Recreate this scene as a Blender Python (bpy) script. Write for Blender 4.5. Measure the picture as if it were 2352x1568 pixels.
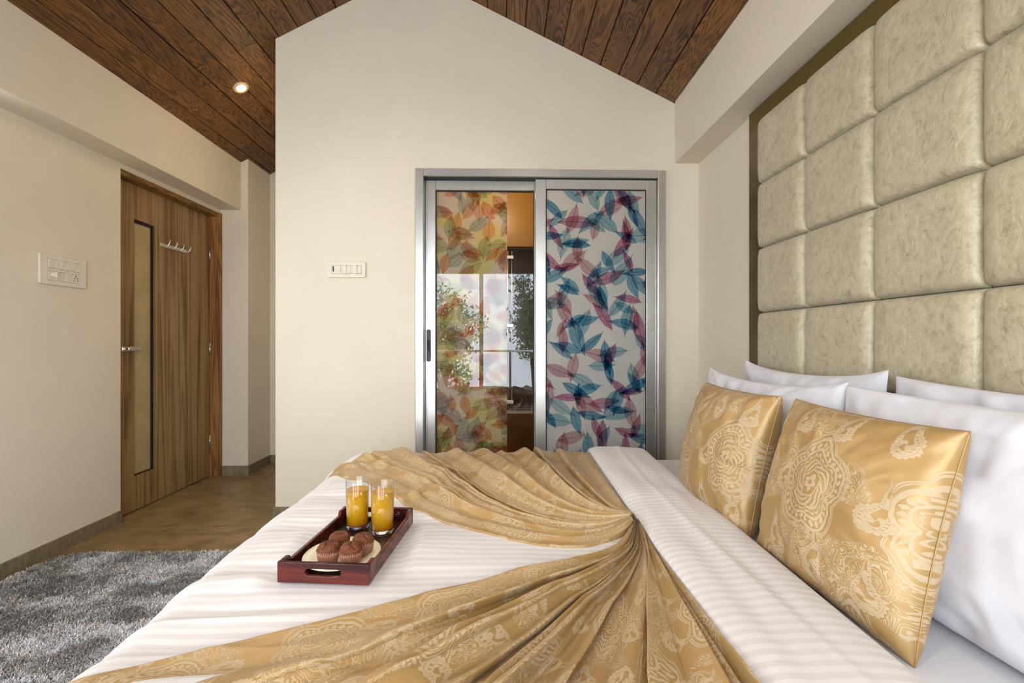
import bpy, bmesh, math, random
import numpy as np
from mathutils import Vector, Matrix

for o in list(bpy.data.objects):
    bpy.data.objects.remove(o, do_unlink=True)
SC = bpy.context.scene
COL = SC.collection
R = math.radians

# ------------------------------------------------------------------ camera
cam_d = bpy.data.cameras.new('camera')
cam_d.lens = 16.0
cam_d.sensor_width = 36.0
cam_d.clip_start = 0.02
cam = bpy.data.objects.new('camera', cam_d)
COL.objects.link(cam)
cam.location = (0, 0, 1.08)
cam.rotation_euler = (R(90), 0, -math.atan(26 / 1045.33))
SC.camera = cam

# ------------------------------------------------------------------ world, daylight, exposure
world = bpy.data.worlds.new('sky')
SC.world = world
world.use_nodes = True
wn = world.node_tree
wn.nodes.clear()
w_out = wn.nodes.new('ShaderNodeOutputWorld')
w_bg = wn.nodes.new('ShaderNodeBackground')
w_bg.inputs['Color'].default_value = (0.84, 0.91, 1.0, 1)
w_bg.inputs['Strength'].default_value = 10.0
wn.links.new(w_bg.outputs[0], w_out.inputs[0])


def portal(name, loc, rot, sx, sy):
    d = bpy.data.lights.new(name, 'AREA')
    d.shape = 'RECTANGLE'
    d.size, d.size_y = sx, sy
    d.cycles.is_portal = True
    o = bpy.data.objects.new(name, d)
    o.location, o.rotation_euler = loc, rot
    COL.objects.link(o)


WIN_B = (-2.05, 1.05, 0.06, 2.18)        # window in the wall behind: x0, x1, z0, z1
WIN_L = (0.75, 1.85, 1.00, 2.00)        # window in the left wall: y0, y1, z0, z1
YF = -1.30                               # wall behind the camera
portal('window_portal', ((WIN_B[0] + WIN_B[1]) / 2, YF - 0.16, (WIN_B[2] + WIN_B[3]) / 2), (R(90), 0, 0), WIN_B[1] - WIN_B[0], WIN_B[3] - WIN_B[2])
portal('window_portal', (-2.42, (WIN_L[0] + WIN_L[1]) / 2, (WIN_L[2] + WIN_L[3]) / 2), (R(90), 0, R(-90)), WIN_L[1] - WIN_L[0], WIN_L[3] - WIN_L[2])

vs = SC.view_settings
SC.display_settings.display_device = 'sRGB'
vs.view_transform = 'Standard'
vs.look = 'None'
vs.gamma = 1.0
vs.use_curve_mapping = False
vs.exposure = 0.20
try:
    cy = SC.cycles
    cy.use_denoising = True
    cy.use_adaptive_sampling = True
    cy.adaptive_threshold = 0.11
    cy.adaptive_min_samples = 16
    cy.max_bounces = 7
    cy.diffuse_bounces = 4
    cy.glossy_bounces = 3
    cy.transmission_bounces = 6
    cy.transparent_max_bounces = 10
    cy.sample_clamp_indirect = 8.0
    cy.caustics_reflective = False
except Exception:
    pass


# ------------------------------------------------------------------ node helper
class S:
    """a float/vector/colour socket with arithmetic"""
    def __init__(s, g, sock): s.g, s.k = g, sock
    def __add__(s, o): return s.g.m('ADD', s, o)
    __radd__ = __add__
    def __sub__(s, o): return s.g.m('SUBTRACT', s, o)
    def __rsub__(s, o): return s.g.m('SUBTRACT', o, s)
    def __mul__(s, o): return s.g.m('MULTIPLY', s, o)
    __rmul__ = __mul__
    def __truediv__(s, o): return s.g.m('DIVIDE', s, o)
    def __rtruediv__(s, o): return s.g.m('DIVIDE', o, s)


class G:
    def __init__(g, name):
        g.mat = bpy.data.materials.new(name)
        g.mat.use_nodes = True
        g.nt = g.mat.node_tree
        g.nt.nodes.clear()
        g.out = g.nt.nodes.new('ShaderNodeOutputMaterial')

    def n(g, t, **kw):
        nd = g.nt.nodes.new(t)
        for k, v in kw.items():
            setattr(nd, k, v)
        return nd

    def put(g, inp, v):
        if isinstance(v, S):
            g.nt.links.new(v.k, inp)
        elif isinstance(v, bpy.types.NodeSocket):
            g.nt.links.new(v, inp)
        elif isinstance(v, (tuple, list)):
            inp.default_value = tuple(v) + ((1,) if len(v) == 3 and inp.type == 'RGBA' else ())
        else:
            inp.default_value = v

    def m(g, op, *a, clamp=False):
        nd = g.n('ShaderNodeMath', operation=op, use_clamp=clamp)
        for i, v in enumerate(a):
            g.put(nd.inputs[i], v)
        return S(g, nd.outputs[0])

    def sin(g, a): return g.m('SINE', a)
    def cos(g, a): return g.m('COSINE', a)
    def abs(g, a): return g.m('ABSOLUTE', a)
    def floor(g, a): return g.m('FLOOR', a)
    def fract(g, a): return g.m('FRACT', a)
    def max(g, a, b): return g.m('MAXIMUM', a, b)
    def min(g, a, b): return g.m('MINIMUM', a, b)
    def sqrt(g, a): return g.m('SQRT', a)
    def pow(g, a, b): return g.m('POWER', a, b)

    def step(g, v, lo, hi):                   # smoothstep lo..hi -> 0..1
        nd = g.n('ShaderNodeMapRange', interpolation_type='SMOOTHSTEP')
        g.put(nd.inputs[0], v); g.put(nd.inputs[1], lo); g.put(nd.inputs[2], hi)
        return S(g, nd.outputs[0])

    def mix(g, f, a, b, mode='MIX'):
        nd = g.n('ShaderNodeMix', data_type='RGBA', blend_type=mode)
        g.put(nd.inputs[0], f); g.put(nd.inputs[6], a); g.put(nd.inputs[7], b)
        return S(g, nd.outputs[2])

    def lerp(g, f, a, b):
        nd = g.n('ShaderNodeMix', data_type='FLOAT')
        g.put(nd.inputs[0], f); g.put(nd.inputs[2], a); g.put(nd.inputs[3], b)
        return S(g, nd.outputs[0])

    def obj(g): return S(g, g.n('ShaderNodeTexCoord').outputs['Object'])
    def uv(g): return S(g, g.n('ShaderNodeTexCoord').outputs['UV'])
    def rnd(g): return S(g, g.n('ShaderNodeObjectInfo').outputs['Random'])

    def sep(g, v):
        nd = g.n('ShaderNodeSeparateXYZ'); g.put(nd.inputs[0], v)
        return [S(g, nd.outputs[i]) for i in range(3)]

    def sepc(g, v):
        nd = g.n('ShaderNodeSeparateColor'); g.put(nd.inputs[0], v)
        return [S(g, nd.outputs[i]) for i in range(3)]

    def vec(g, x=0.0, y=0.0, z=0.0):
        nd = g.n('ShaderNodeCombineXYZ')
        for i, v in enumerate((x, y, z)):
            g.put(nd.inputs[i], v)
        return S(g, nd.outputs[0])

    def mapv(g, v, scale=(1, 1, 1), loc=(0, 0, 0), rot=(0, 0, 0)):
        nd = g.n('ShaderNodeMapping'); g.put(nd.inputs[0], v)
        g.put(nd.inputs[1], loc)
        nd.inputs[2].default_value = rot
        nd.inputs[3].default_value = scale
        return S(g, nd.outputs[0])

    def noise(g, v, scale=5.0, detail=3.0, rough=0.5, dist=0.0, dims='3D'):
        nd = g.n('ShaderNodeTexNoise', noise_dimensions=dims)
        g.put(nd.inputs['Vector'], v)
        nd.inputs['Scale'].default_value = scale
        nd.inputs['Detail'].default_value = detail
        nd.inputs['Roughness'].default_value = rough
        nd.inputs['Distortion'].default_value = dist
        return S(g, nd.outputs[0])

    def ramp(g, v, stops):
        nd = g.n('ShaderNodeValToRGB'); g.put(nd.inputs[0], v)
        e = nd.color_ramp.elements
        while len(e) < len(stops):
            e.new(0.5)
        for i, (p, c) in enumerate(stops):
            e[i].position = p
            e[i].color = tuple(c) + (1,) if len(c) == 3 else c
        return S(g, nd.outputs[0])

    def bump(g, h, strength=0.3, dist=0.01):
        nd = g.n('ShaderNodeBump')
        nd.inputs['Strength'].default_value = strength
        nd.inputs['Distance'].default_value = dist
        g.put(nd.inputs['Height'], h)
        return S(g, nd.outputs[0])

    def pbsdf(g, color, rough=0.5, metal=0.0, normal=None, **kw):
        nd = g.n('ShaderNodeBsdfPrincipled')
        g.put(nd.inputs['Base Color'], color)
        g.put(nd.inputs['Roughness'], rough)
        g.put(nd.inputs['Metallic'], metal)
        if normal is not None:
            g.put(nd.inputs['Normal'], normal)
        for k, v in kw.items():
            g.put(nd.inputs[k], v)
        return nd.outputs[0]

    def done(g, shader):
        g.nt.links.new(shader, g.out.inputs[0])
        return g.mat


def hexc(h):
    def f(c):
        c /= 255
        return c / 12.92 if c <= 0.04045 else ((c + 0.055) / 1.055) ** 2.4
    return tuple(f(int(h[i:i + 2], 16)) for i in (0, 2, 4))


def plain(name, col, rough=0.5, metal=0.0, var=0.06, scale=20.0, bump=0.0, **kw):
    g = G(name)
    nz = g.noise(g.obj(), scale, 3.0)
    f = g.ramp(nz, [(0.3, tuple(c * (1 - var) for c in col)), (0.7, tuple(min(1, c * (1 + var)) for c in col))])
    nm = g.bump(nz, bump, 0.004) if bump else None
    return g.done(g.pbsdf(f, rough, metal, nm, **kw))


# ------------------------------------------------------------------ materials
def mat_wall(name, col):
    g = G(name)
    p = g.obj()
    n1 = g.noise(p, 2.2, 4.0, 0.55)
    n2 = g.noise(p, 60.0, 2.0)
    c = g.ramp(n1, [(0.3, tuple(x * 0.97 for x in col)), (0.7, tuple(min(1, x * 1.02) for x in col))])
    return g.done(g.pbsdf(c, 0.62, 0, g.bump(n1 * 3.0 + n2 * 0.25, 0.12, 0.01)))


def mat_wood(name, dark, mid, light, along='y', grain=1.0, rough=0.45, streak=0.5, rings=1.0, zs=0.07):
    """boards with cathedral grain: long axis of the grain = along"""
    g = G(name)
    r = g.rnd()
    p = g.obj()
    off = g.vec(r * 37.0, r * 91.0, r * 53.0)
    va = g.n('ShaderNodeVectorMath', operation='ADD')
    g.put(va.inputs[0], p); g.put(va.inputs[1], off)
    q = S(g, va.outputs[0])
    sc = {'x': (0.10, 1, 1), 'y': (1, 0.10, 1), 'z': (1, 1, zs)}[along]
    s1 = g.mapv(q, sc)
    fine = g.noise(g.mapv(q, tuple(x * (0.25 if x < 0.5 else 1) for x in sc)), 220.0 * grain, 2.0, 0.6)
    warp = g.noise(s1, 7.0 * grain, 3.0, 0.5, 0.6)
    ring = g.abs(g.fract(warp * 13.0 * rings) - 0.5) * 2.0
    ringm = g.step(ring, 0.05, 0.75)
    big = g.noise(q, 1.7, 3.0, 0.6)
    streakn = g.noise(g.mapv(q, tuple(x * (0.6 if x < 0.5 else 1) for x in sc)), 16.0 * grain, 3.0, 0.6)
    f = ringm * 0.45 + fine * 0.35 + (streakn - 0.5) * streak + (r - 0.5) * 0.18 + (big - 0.5) * 0.7 + 0.1
    c = g.ramp(f, [(0.12, dark), (0.48, mid), (0.86, light)])
    return g.done(g.pbsdf(c, g.lerp(ringm, rough + 0.1, rough), 0, g.bump(ringm * 0.6 + fine * 0.5, 0.35, 0.002)))


def mat_tile(name, cols, rough=0.35):
    g = G(name)
    p = g.obj()
    r = g.rnd()
    va = g.n('ShaderNodeVectorMath', operation='ADD')
    g.put(va.inputs[0], p); g.put(va.inputs[1], g.vec(r * 30.0, r * 17.0, 0.0))
    q = S(g, va.outputs[0])
    a = g.noise(g.mapv(q, (1.0, 2.4, 1), rot=(0, 0, 0.5)), 5.0, 6.0, 0.65, 0.4)
    b = g.noise(g.mapv(q, (1.0, 3.0, 1), rot=(0, 0, 0.5)), 28.0, 4.0, 0.7)
    f = a * 0.62 + b * 0.48
    c = g.ramp(f, [(0.36, cols[0]), (0.52, cols[1]), (0.68, cols[2])])
    return g.done(g.pbsdf(c, g.lerp(b, rough - 0.08, rough + 0.15), 0, g.bump(b, 0.2, 0.002)))


def leaf_layers(g, p, base, specs, stretch=0.36):
    """flat printed foliage: each layer throws one lens-shaped leaf per cell"""
    col = base
    cov = None
    for i, (cell, off, cols, alpha) in enumerate(specs):
        q = g.mapv(p, (1 / cell, 1 / cell, 1), (off[0], off[1], 0), (0, 0, 0.4 + 0.9 * i))
        vo = g.n('ShaderNodeTexVoronoi', voronoi_dimensions='2D', feature='F1')
        g.put(vo.inputs['Vector'], q)
        vo.inputs['Scale'].default_value = 1.0
        vo.inputs['Randomness'].default_value = 0.35
        qx, qy, _ = g.sep(q)
        cx, cy_, _ = g.sep(S(g, vo.outputs['Position']))
        c1, c2, c3 = g.sepc(S(g, vo.outputs['Color']))
        dx, dy = qx - cx, qy - cy_
        an = c1 * 6.2832
        ca, sa = g.cos(an), g.sin(an)
        a = dx * ca + dy * sa
        b = dy * ca - dx * sa + a * a * 0.15
        L = (c2 * 0.13 + 0.36) * g.step(g.fract(c2 * 7.31), 0.18, 0.20) + 0.001
        t = a / L
        w = g.max(1.0 - t * t, 0.0) * L * (c3 * 0.12 + stretch) * (1.0 + t * 0.25)
        d = w - g.abs(b)
        mask = g.step(d, -0.004, 0.012) * g.step(L - g.abs(a), 0.0, 0.01)
        vein = (1.0 - g.step(g.abs(b), 0.004, 0.012)) * g.step(L * 1.12 - g.abs(a), 0.0, 0.02)
        rib = g.abs(g.fract((a + g.abs(b) * 0.8) * 11.0) - 0.5)
        ribm = (1.0 - g.step(rib, 0.02, 0.09)) * 0.22
        leafc = g.ramp(c3, [((k + 0.5) / len(cols), cc) for k, cc in enumerate(cols)])
        tex = g.noise(p, 60.0, 2.0)
        f = g.m('MULTIPLY', mask, (tex * 0.5 + 0.75) * alpha, clamp=True)
        col = g.mix(f, col, leafc, 'MULTIPLY')
        col = g.mix(g.m('MAXIMUM', vein * 0.75, ribm * mask, clamp=True), col, (0.34, 0.27, 0.32), 'MULTIPLY')
        cov = mask if cov is None else g.max(cov, mask)
    return col, cov


def mat_film(name, base, layers, see, cell, stretch):
    g = G(name)
    p = g.uv()
    offs = [(0.13, 0.77), (3.41, 5.2), (7.7, 1.35), (11.3, 9.6), (17.9, 2.2), (23.1, 13.7), (29.3, 7.9), (31.7, 19.4)]
    tone = g.noise(p, 5.0, 1.0)
    bc = g.mix(g.step(tone, 0.4, 0.6), base[0], base[1])
    specs = [(cell * (1 + 0.14 * (i % 3)), offs[i], pal, al) for i, (pal, al) in enumerate(layers)]
    col, cov = leaf_layers(g, p, bc, specs, stretch)
    tr = g.n('ShaderNodeBsdfTransparent'); g.put(tr.inputs[0], col)
    df = g.n('ShaderNodeBsdfDiffuse'); g.put(df.inputs[0], col)
    tl = g.n('ShaderNodeBsdfTranslucent'); g.put(tl.inputs[0], col)
    m0 = g.n('ShaderNodeMixShader'); m0.inputs[0].default_value = 0.3
    g.nt.links.new(df.outputs[0], m0.inputs[1]); g.nt.links.new(tl.outputs[0], m0.inputs[2])
    m1 = g.n('ShaderNodeMixShader'); g.put(m1.inputs[0], see)
    g.nt.links.new(m0.outputs[0], m1.inputs[1]); g.nt.links.new(tr.outputs[0], m1.inputs[2])
    return g.done(m1.outputs[0])


def mat_pane(name, tint=(1, 1, 1), refl=1.0, pw=5.0):
    g = G(name)
    lw = g.n('ShaderNodeLayerWeight'); lw.inputs[0].default_value = 0.5
    fz = g.pow(S(g, lw.outputs['Facing']), pw) * 0.9 + 0.045
    tr = g.n('ShaderNodeBsdfTransparent'); g.put(tr.inputs[0], tint)
    gl = g.n('ShaderNodeBsdfGlossy'); gl.inputs['Roughness'].default_value = 0.0
    sm = g.noise(g.obj(), 9.0, 3.0)
    g.put(gl.inputs[0], g.ramp(sm, [(0.3, (0.93, 0.95, 0.97)), (0.7, (1, 1, 1))]))
    mx = g.n('ShaderNodeMixShader')
    g.put(mx.inputs[0], g.m('MULTIPLY', fz, refl, clamp=True))
    g.nt.links.new(tr.outputs[0], mx.inputs[1]); g.nt.links.new(gl.outputs[0], mx.inputs[2])
    return g.done(mx.outputs[0])


def paisley(g, p):
    """woven figure, 0 = satin ground, 1 = figure; p in metres of cloth"""
    px, py, _ = g.sep(p)
    wob = g.noise(p, 11.0, 2.0, dims='2D')
    wob2 = g.noise(g.mapv(p, (1, 1, 1), (3.7, 8.1, 0)), 11.0, 2.0, dims='2D')
    fw = g.noise(p, 48.0, 1.0, dims='2D')
    px = px + (wob - 0.5) * 0.034 + (fw - 0.5) * 0.006
    py = py + (wob2 - 0.5) * 0.034 + (fw - 0.5) * 0.006
    per, pery = 0.250, 0.300
    qy = py / pery
    row = g.floor(qy)
    qx = px / per + g.m('MODULO', g.abs(row), 2.0) * 0.5
    fx = (g.fract(qx) - 0.5) * per
    fy = (g.fract(qy) - 0.5) * pery
    # lobed medallion: nested scalloped outlines with tooth and bead borders
    r = g.sqrt(fx * fx * 1.25 + fy * fy * 0.72)
    th = g.m('ARCTAN2', fy * 0.85, fx)
    sc = r * (1.06 - 0.20 * g.abs(g.sin(th * 2.5 + 0.785)))
    def line(v, c, w):
        return 1.0 - g.step(g.abs(v - c), w, w + 0.0009)
    def zone(v, a, b):
        return g.step(v, a - 0.0005, a + 0.0005) * (1.0 - g.step(v, b - 0.0005, b + 0.0005))
    saw = g.sin(th * 12.0)
    bead = g.step(g.sin(th * 34.0) * 0.5 + 0.5 - g.abs(sc - 0.066) * 160.0, 0.0, 0.12)
    tooth = g.step(0.0062 * g.abs(saw) + 0.0455 - sc, -0.0006, 0.0006) * g.step(sc, 0.0420, 0.0428) * (1.0 - g.step(0.0035 * g.abs(saw) + 0.0440 - sc, -0.0006, 0.0006))
    petal = g.step(0.0080 + 0.0060 * g.abs(g.cos(th * 2.5)) - r, -0.0006, 0.0006) * g.step(r, 0.0038, 0.0048)
    curl = g.abs(g.fract(th * 1.592 + r * 95.0) - 0.5) * 2.0
    scroll = g.step(curl, 0.45, 0.6) * zone(sc, 0.022, 0.036)
    med = g.max(g.max(line(sc, 0.0385, 0.0016), line(sc, 0.0575, 0.0022)), g.max(bead, tooth))
    med = g.max(g.max(med, scroll), g.max(petal, line(sc, 0.0195, 0.0010)))
    med = g.max(med, line(sc, 0.0765, 0.0026))
    inmed = 1.0 - g.step(sc, 0.0800, 0.0808)
    halo = g.max(line(sc, 0.0865, 0.0008), line(sc, 0.0905, 0.0008))
    # comma shaped buta, tail bent over, alternately mirrored and tilted
    cw, ch = per * 0.5, pery * 0.5
    ux, uy = px / cw + 0.25, py / ch + 0.5
    cell = g.floor(ux) + g.floor(uy)
    sgn = g.m('MODULO', g.abs(cell), 2.0) * 2.0 - 1.0
    gx = (g.fract(ux) - 0.5) * cw * sgn
    gy = (g.fract(uy) - 0.38) * ch
    hx = gx * 0.87 + gy * 0.5
    hy = gy * 0.87 - gx * 0.5
    RB, LB = 0.024, 0.070
    up = g.max(hy, 0.0)
    bx = hx - up * up * 7.5
    tap = g.max(1.0 - up / LB, 0.02)
    dn = g.min(hy, 0.0)
    sh = g.sqrt((bx / tap) * (bx / tap) + dn * dn) / RB
    an = g.m('ARCTAN2', hx, hy)
    th2 = an + g.sqrt(hx * hx + hy * hy) * 70.0
    spiral = g.step(g.abs(g.fract(th2 * 0.318) - 0.5) * 2.0, 0.50, 0.62) * (1.0 - g.step(sh, 0.50, 0.54))
    def ring(c, w):
        return 1.0 - g.step(g.abs(sh - c), w, w + 0.05)
    dots = g.step(g.sin((hy + bx * 0.3) * 900.0) * 0.5 + 0.5 - g.abs(sh - 0.76) * 6.0, 0.0, 0.15)
    frill = g.step(0.16 * g.abs(g.sin(an * 9.0)) + 1.16 - sh, -0.02, 0.02) * g.step(sh, 1.04, 1.08)
    but = g.max(g.max(ring(0.60, 0.05), ring(0.95, 0.06)), g.max(g.max(dots, spiral), frill))
    inbut = (1.0 - g.step(sh, 1.34, 1.38)) * g.step(up, -1.0, -0.9) * (1.0 - g.step(hy, LB - 0.002, LB))
    # fine scroll filling between, with plain satin islands
    nz = g.noise(p, 30.0, 2.0, 0.4, 1.4, dims='2D')
    fill = g.step(g.abs(g.fract(nz * 8.0) - 0.5) * 2.0, 0.58, 0.70)
    isl = g.step(g.noise(p, 8.0, 1.0, dims='2D'), 0.46, 0.50)
    bg = g.max(fill * (1.0 - isl), halo)
    return g.lerp(inmed, g.lerp(inbut, bg, but), med)


def mat_brocade(name, ground, figure):
    g = G(name)
    p = g.uv()
    f = paisley(g, p)
    px, py, _ = g.sep(p)
    wv = g.sin(px * 5200.0) * 0.5 + g.sin(py * 5200.0) * 0.5
    tone = g.noise(p, 3.0, 2.0)
    gr = g.mix(tone * 0.5, ground, tuple(c * 0.72 for c in ground))
    c = g.mix(f, gr, figure)
    nd = g.pbsdf(c, g.lerp(f, 0.42, 0.60), g.lerp(f, 0.22, 0.06), g.bump(f, 0.18, 0.0008),
                 **{'Sheen Weight': 0.10, 'Sheen Roughness': 0.35, 'Sheen Tint': (1.0, 0.92, 0.78), 'Specular IOR Level': 0.6,
                    'Anisotropic': 0.4})
    return g.done(nd)


def mat_stripe(name, axis=1, period=0.0265):
    g = G(name)
    p = g.uv()
    c = g.sep(p)[axis]
    s = g.abs(g.fract(c / period) - 0.5) * 2.0
    f = g.step(s, 0.42, 0.58)
    fine = g.noise(g.mapv(p, (1, 1, 1)), 900.0, 1.0)
    col = g.mix(f, (0.69, 0.665, 0.665), (0.615, 0.585, 0.58))
    return g.done(g.pbsdf(col, g.lerp(f, 0.42, 0.62), 0, g.bump(fine + f * 0.4, 0.05, 0.0006),
                          **{'Sheen Weight': 0.15, 'Specular IOR Level': 0.35}))


def mat_linen(name, col):
    g = G(name)
    p = g.obj()
    n1 = g.noise(p, 6.0, 4.0, 0.55)
    n2 = g.noise(p, 700.0, 1.0)
    c = g.ramp(n1, [(0.3, tuple(x * 0.96 for x in col)), (0.7, col)])
    return g.done(g.pbsdf(c, 0.6, 0, g.bump(n1 * 2.0 + n2 * 0.05, 0.10, 0.01), **{'Sheen Weight': 0.15, 'Specular IOR Level': 0.3}))


def mat_leather(name):
    g = G(name)
    r = g.rnd()
    va = g.n('ShaderNodeVectorMath', operation='ADD')
    g.put(va.inputs[0], g.obj()); g.put(va.inputs[1], g.vec(r * 13.0, r * 29.0, r * 7.0))
    p = S(g, va.outputs[0])
    w = g.noise(p, 7.0, 5.0, 0.55, 0.8)
    ridge = g.abs(w - 0.5) * 2.0
    w2 = g.noise(g.mapv(p, (1, 1.5, 1)), 22.0, 4.0, 0.6, 0.6)
    ridge2 = g.abs(w2 - 0.5) * 2.0
    blot = g.noise(p, 55.0, 5.0, 0.75)
    c = g.ramp(blot * 0.7 + w2 * 0.45, [(0.40, (0.315, 0.262, 0.16)), (0.56, (0.45, 0.385, 0.255)), (0.74, (0.53, 0.46, 0.32))])
    h = ridge * 0.8 + ridge2 * 0.5 + blot * 0.15
    return g.done(g.pbsdf(c, g.lerp(blot, 0.36, 0.55), 0.12, g.bump(h, 0.42, 0.009), **{'Specular IOR Level': 0.55, 'Sheen Weight': 0.15}))


def mat_alu():
    g = G('brushed_aluminium')
    p = g.obj()
    n1 = g.noise(g.mapv(p, (60, 60, 1.2)), 8.0, 3.0, 0.7)
    n2 = g.noise(p, 4.0, 4.0)
    c = g.ramp(n1 * 0.7 + n2 * 0.3, [(0.3, (0.50, 0.49, 0.46)), (0.7, (0.68, 0.67, 0.64))])
    return g.done(g.pbsdf(c, g.lerp(n1, 0.26, 0.4), 0.9, g.bump(n1, 0.08, 0.001)))


def mat_emit(name, col, st):
    g = G(name)
    e = g.n('ShaderNodeEmission')
    g.put(e.inputs[0], col)
    e.inputs[1].default_value = st
    return g.done(e.outputs[0])


def mat_juice():
    g = G('orange_juice')
    z = g.sep(g.obj())[2]
    f = g.step(z, 0.012, 0.034) + (g.noise(g.obj(), 60.0, 2.0) - 0.5) * 0.12
    c = g.ramp(f, [(0.0, (0.86, 0.30, 0.01)), (0.5, (0.88, 0.45, 0.010)), (1.0, (0.88, 0.50, 0.010))])
    tl = g.n('ShaderNodeBsdfTranslucent'); g.put(tl.inputs[0], c)
    b = g.pbsdf(c, 0.15)
    mx = g.n('ShaderNodeMixShader'); mx.inputs[0].default_value = 0.45
    g.nt.links.new(b, mx.inputs[1]); g.nt.links.new(tl.outputs[0], mx.inputs[2])
    return g.done(mx.outputs[0])


def mat_pile():
    g = G('shag_pile')
    at = g.n('ShaderNodeAttribute', attribute_name='tint')
    c = S(g, at.outputs['Color'])
    nz = g.noise(g.obj(), 300.0, 1.0)
    c = g.mix(nz * 0.3, c, (0.25, 0.25, 0.27))
    return g.done(g.pbsdf(c, 0.45, 0, None, **{'Sheen Weight': 0.3, 'Specular IOR Level': 0.5}))


def mat_muffin():
    g = G('chocolate_sponge')
    p = g.obj()
    n1 = g.noise(p, 160.0, 5.0, 0.7)
    n2 = g.noise(p, 30.0, 3.0)
    c = g.ramp(n1 * 0.7 + n2 * 0.4, [(0.3, hexc('2e1507')), (0.55, hexc('693411')), (0.8, hexc('94541f'))])
    return g.done(g.pbsdf(c, 0.7, 0, g.bump(n1, 0.7, 0.004)))


M = {}
M['wall'] = mat_wall('cream_paint', hexc('dacfba'))
M['wood_ceiling'] = mat_wood('stained_ceiling_wood', hexc('2c180b'), hexc('5a3818'), hexc('7a5126'), 'y', 1.3, 0.42, 0.35, 1.9)
M['groove'] = plain('dark_groove', hexc('140a05'), 0.7)
M['door'] = mat_wood('teak_veneer', hexc('4f3820'), hexc('84653f'), hexc('9c7e54'), 'z', 1.5, 0.42, 0.75, 0.45, 0.028)
M['door_frame'] = mat_wood('teak_frame', hexc('4a2e14'), hexc('835425'), hexc('9a6c36'), 'z', 1.6, 0.5, 0.4, 0.6)
M['door_head'] = mat_wood('teak_head', hexc('4a2e14'), hexc('7b5628'), hexc('94703a'), 'y', 1.6, 0.5, 0.4, 0.6)
M['tile'] = mat_tile('slate_look_tile', (hexc('574a36'), hexc('7a6442'), hexc('957b54')))
M['skirting'] = mat_tile('stone_skirting', (hexc('4d4130'), hexc('72634c'), hexc('8a7b66')), 0.5)
M['grout'] = plain('grout', hexc('8f8570'), 0.85, var=0.12)
M['alu'] = mat_alu()
M['chrome'] = plain('chrome', (0.80, 0.78, 0.74), 0.30, 1.0, var=0.03)
M['black'] = plain('black_plastic', (0.02, 0.022, 0.025), 0.45)
M['gasket'] = plain('black_gasket', (0.01, 0.01, 0.01), 0.7)
M['pane'] = mat_pane('clear_glass', (1, 1, 1), 0.62)
M['winpane'] = mat_pane('window_glass', (1, 1, 1), 1.0)
TEAL = [(0.16, 0.39, 0.58), (0.25, 0.52, 0.68), (0.42, 0.66, 0.73)]
ROSE = [(0.60, 0.24, 0.40), (0.64, 0.34, 0.45), (0.74, 0.48, 0.52)]
M['film_cool'] = mat_film('leaf_film_cool', ((0.60, 0.58, 0.52), (0.55, 0.54, 0.50)), [(TEAL, 0.95), (ROSE, 0.9), (TEAL, 0.95), (ROSE, 0.9), (TEAL, 0.8), (ROSE, 0.85), (TEAL, 0.95)], 0.10, 0.205, 0.29)
ORNG = [(0.90, 0.48, 0.30), (0.92, 0.58, 0.42), (0.86, 0.52, 0.46)]
SAGE = [(0.55, 0.70, 0.66), (0.66, 0.74, 0.70), (0.62, 0.70, 0.55)]
GREY = [(0.60, 0.58, 0.66), (0.68, 0.62, 0.68), (0.60, 0.68, 0.70)]
M['film_warm'] = mat_film('leaf_film_warm', ((0.80, 0.66, 0.26), (0.78, 0.66, 0.50)), [(ORNG, 0.9), (SAGE, 0.9), (GREY, 0.85), (ORNG, 0.85), (SAGE, 0.8), (GREY, 0.8), (ORNG, 0.8)], 0.42, 0.155, 0.46)
M['frost'] = plain('frosted_glass', hexc('b09c70'), 0.35, var=0.10, scale=6.0)
M['plastic'] = plain('ivory_plastic', hexc('d9d0bd'), 0.35, var=0.02)
M['navy'] = plain('navy_plastic', hexc('1d2740'), 0.4)
M['hole'] = plain('socket_hole', (0.01, 0.01, 0.01), 0.8)
M['board'] = plain('olive_lacquer', hexc('5e4c20'), 0.16, 0.3, var=0.05, scale=3)
M['leather'] = mat_leather('pearl_leatherette')
M['sheet'] = mat_linen('white_sheet', (0.66, 0.645, 0.67))
M['pillow'] = mat_linen('white_pillowcase', (0.63, 0.615, 0.65))
M['duvet'] = mat_stripe('satin_stripe_cotton')
M['brocade'] = mat_brocade('gold_paisley_brocade', (0.415, 0.255, 0.092), (0.46, 0.345, 0.205))
M['bed_base'] = mat_wood('bed_base_wood', hexc('20120a'), hexc('3d2414'), hexc('573620'), 'x')
M['tray'] = mat_wood('mahogany_stain', hexc('22070a'), hexc('4a1512'), hexc('6a2418'), 'x', 0.9, 0.22, 0.3, 0.5)
M['tray_in'] = mat_wood('dark_tray_floor', hexc('120a08'), hexc('24140e'), hexc('3a2216'), 'y', 0.9, 0.28, 0.3, 0.5)
M['ceramic'] = plain('cream_ceramic', hexc('e6dcc0'), 0.14, var=0.02, scale=4)
M['muffin'] = mat_muffin()
M['paper'] = plain('brown_baking_paper', hexc('96634e'), 0.28, var=0.15, scale=60, **{'Coat Weight': 0.3})
M['juice'] = mat_juice()
M['pile'] = mat_pile()
M['backing'] = plain('rug_backing', hexc('4a4844'), 0.9)
M['bath_wall'] = plain('ochre_tile', hexc('a87a30'), 0.35, var=0.08, scale=3)
M['bath_dark'] = plain('brown_tile', hexc('4d3218'), 0.3, var=0.2, scale=5)
M['curtain'] = mat_linen('sheer_curtain', (0.82, 0.80, 0.76))
M['concrete'] = plain('concrete', hexc('a8a49a'), 0.8, var=0.1, scale=5)
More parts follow.
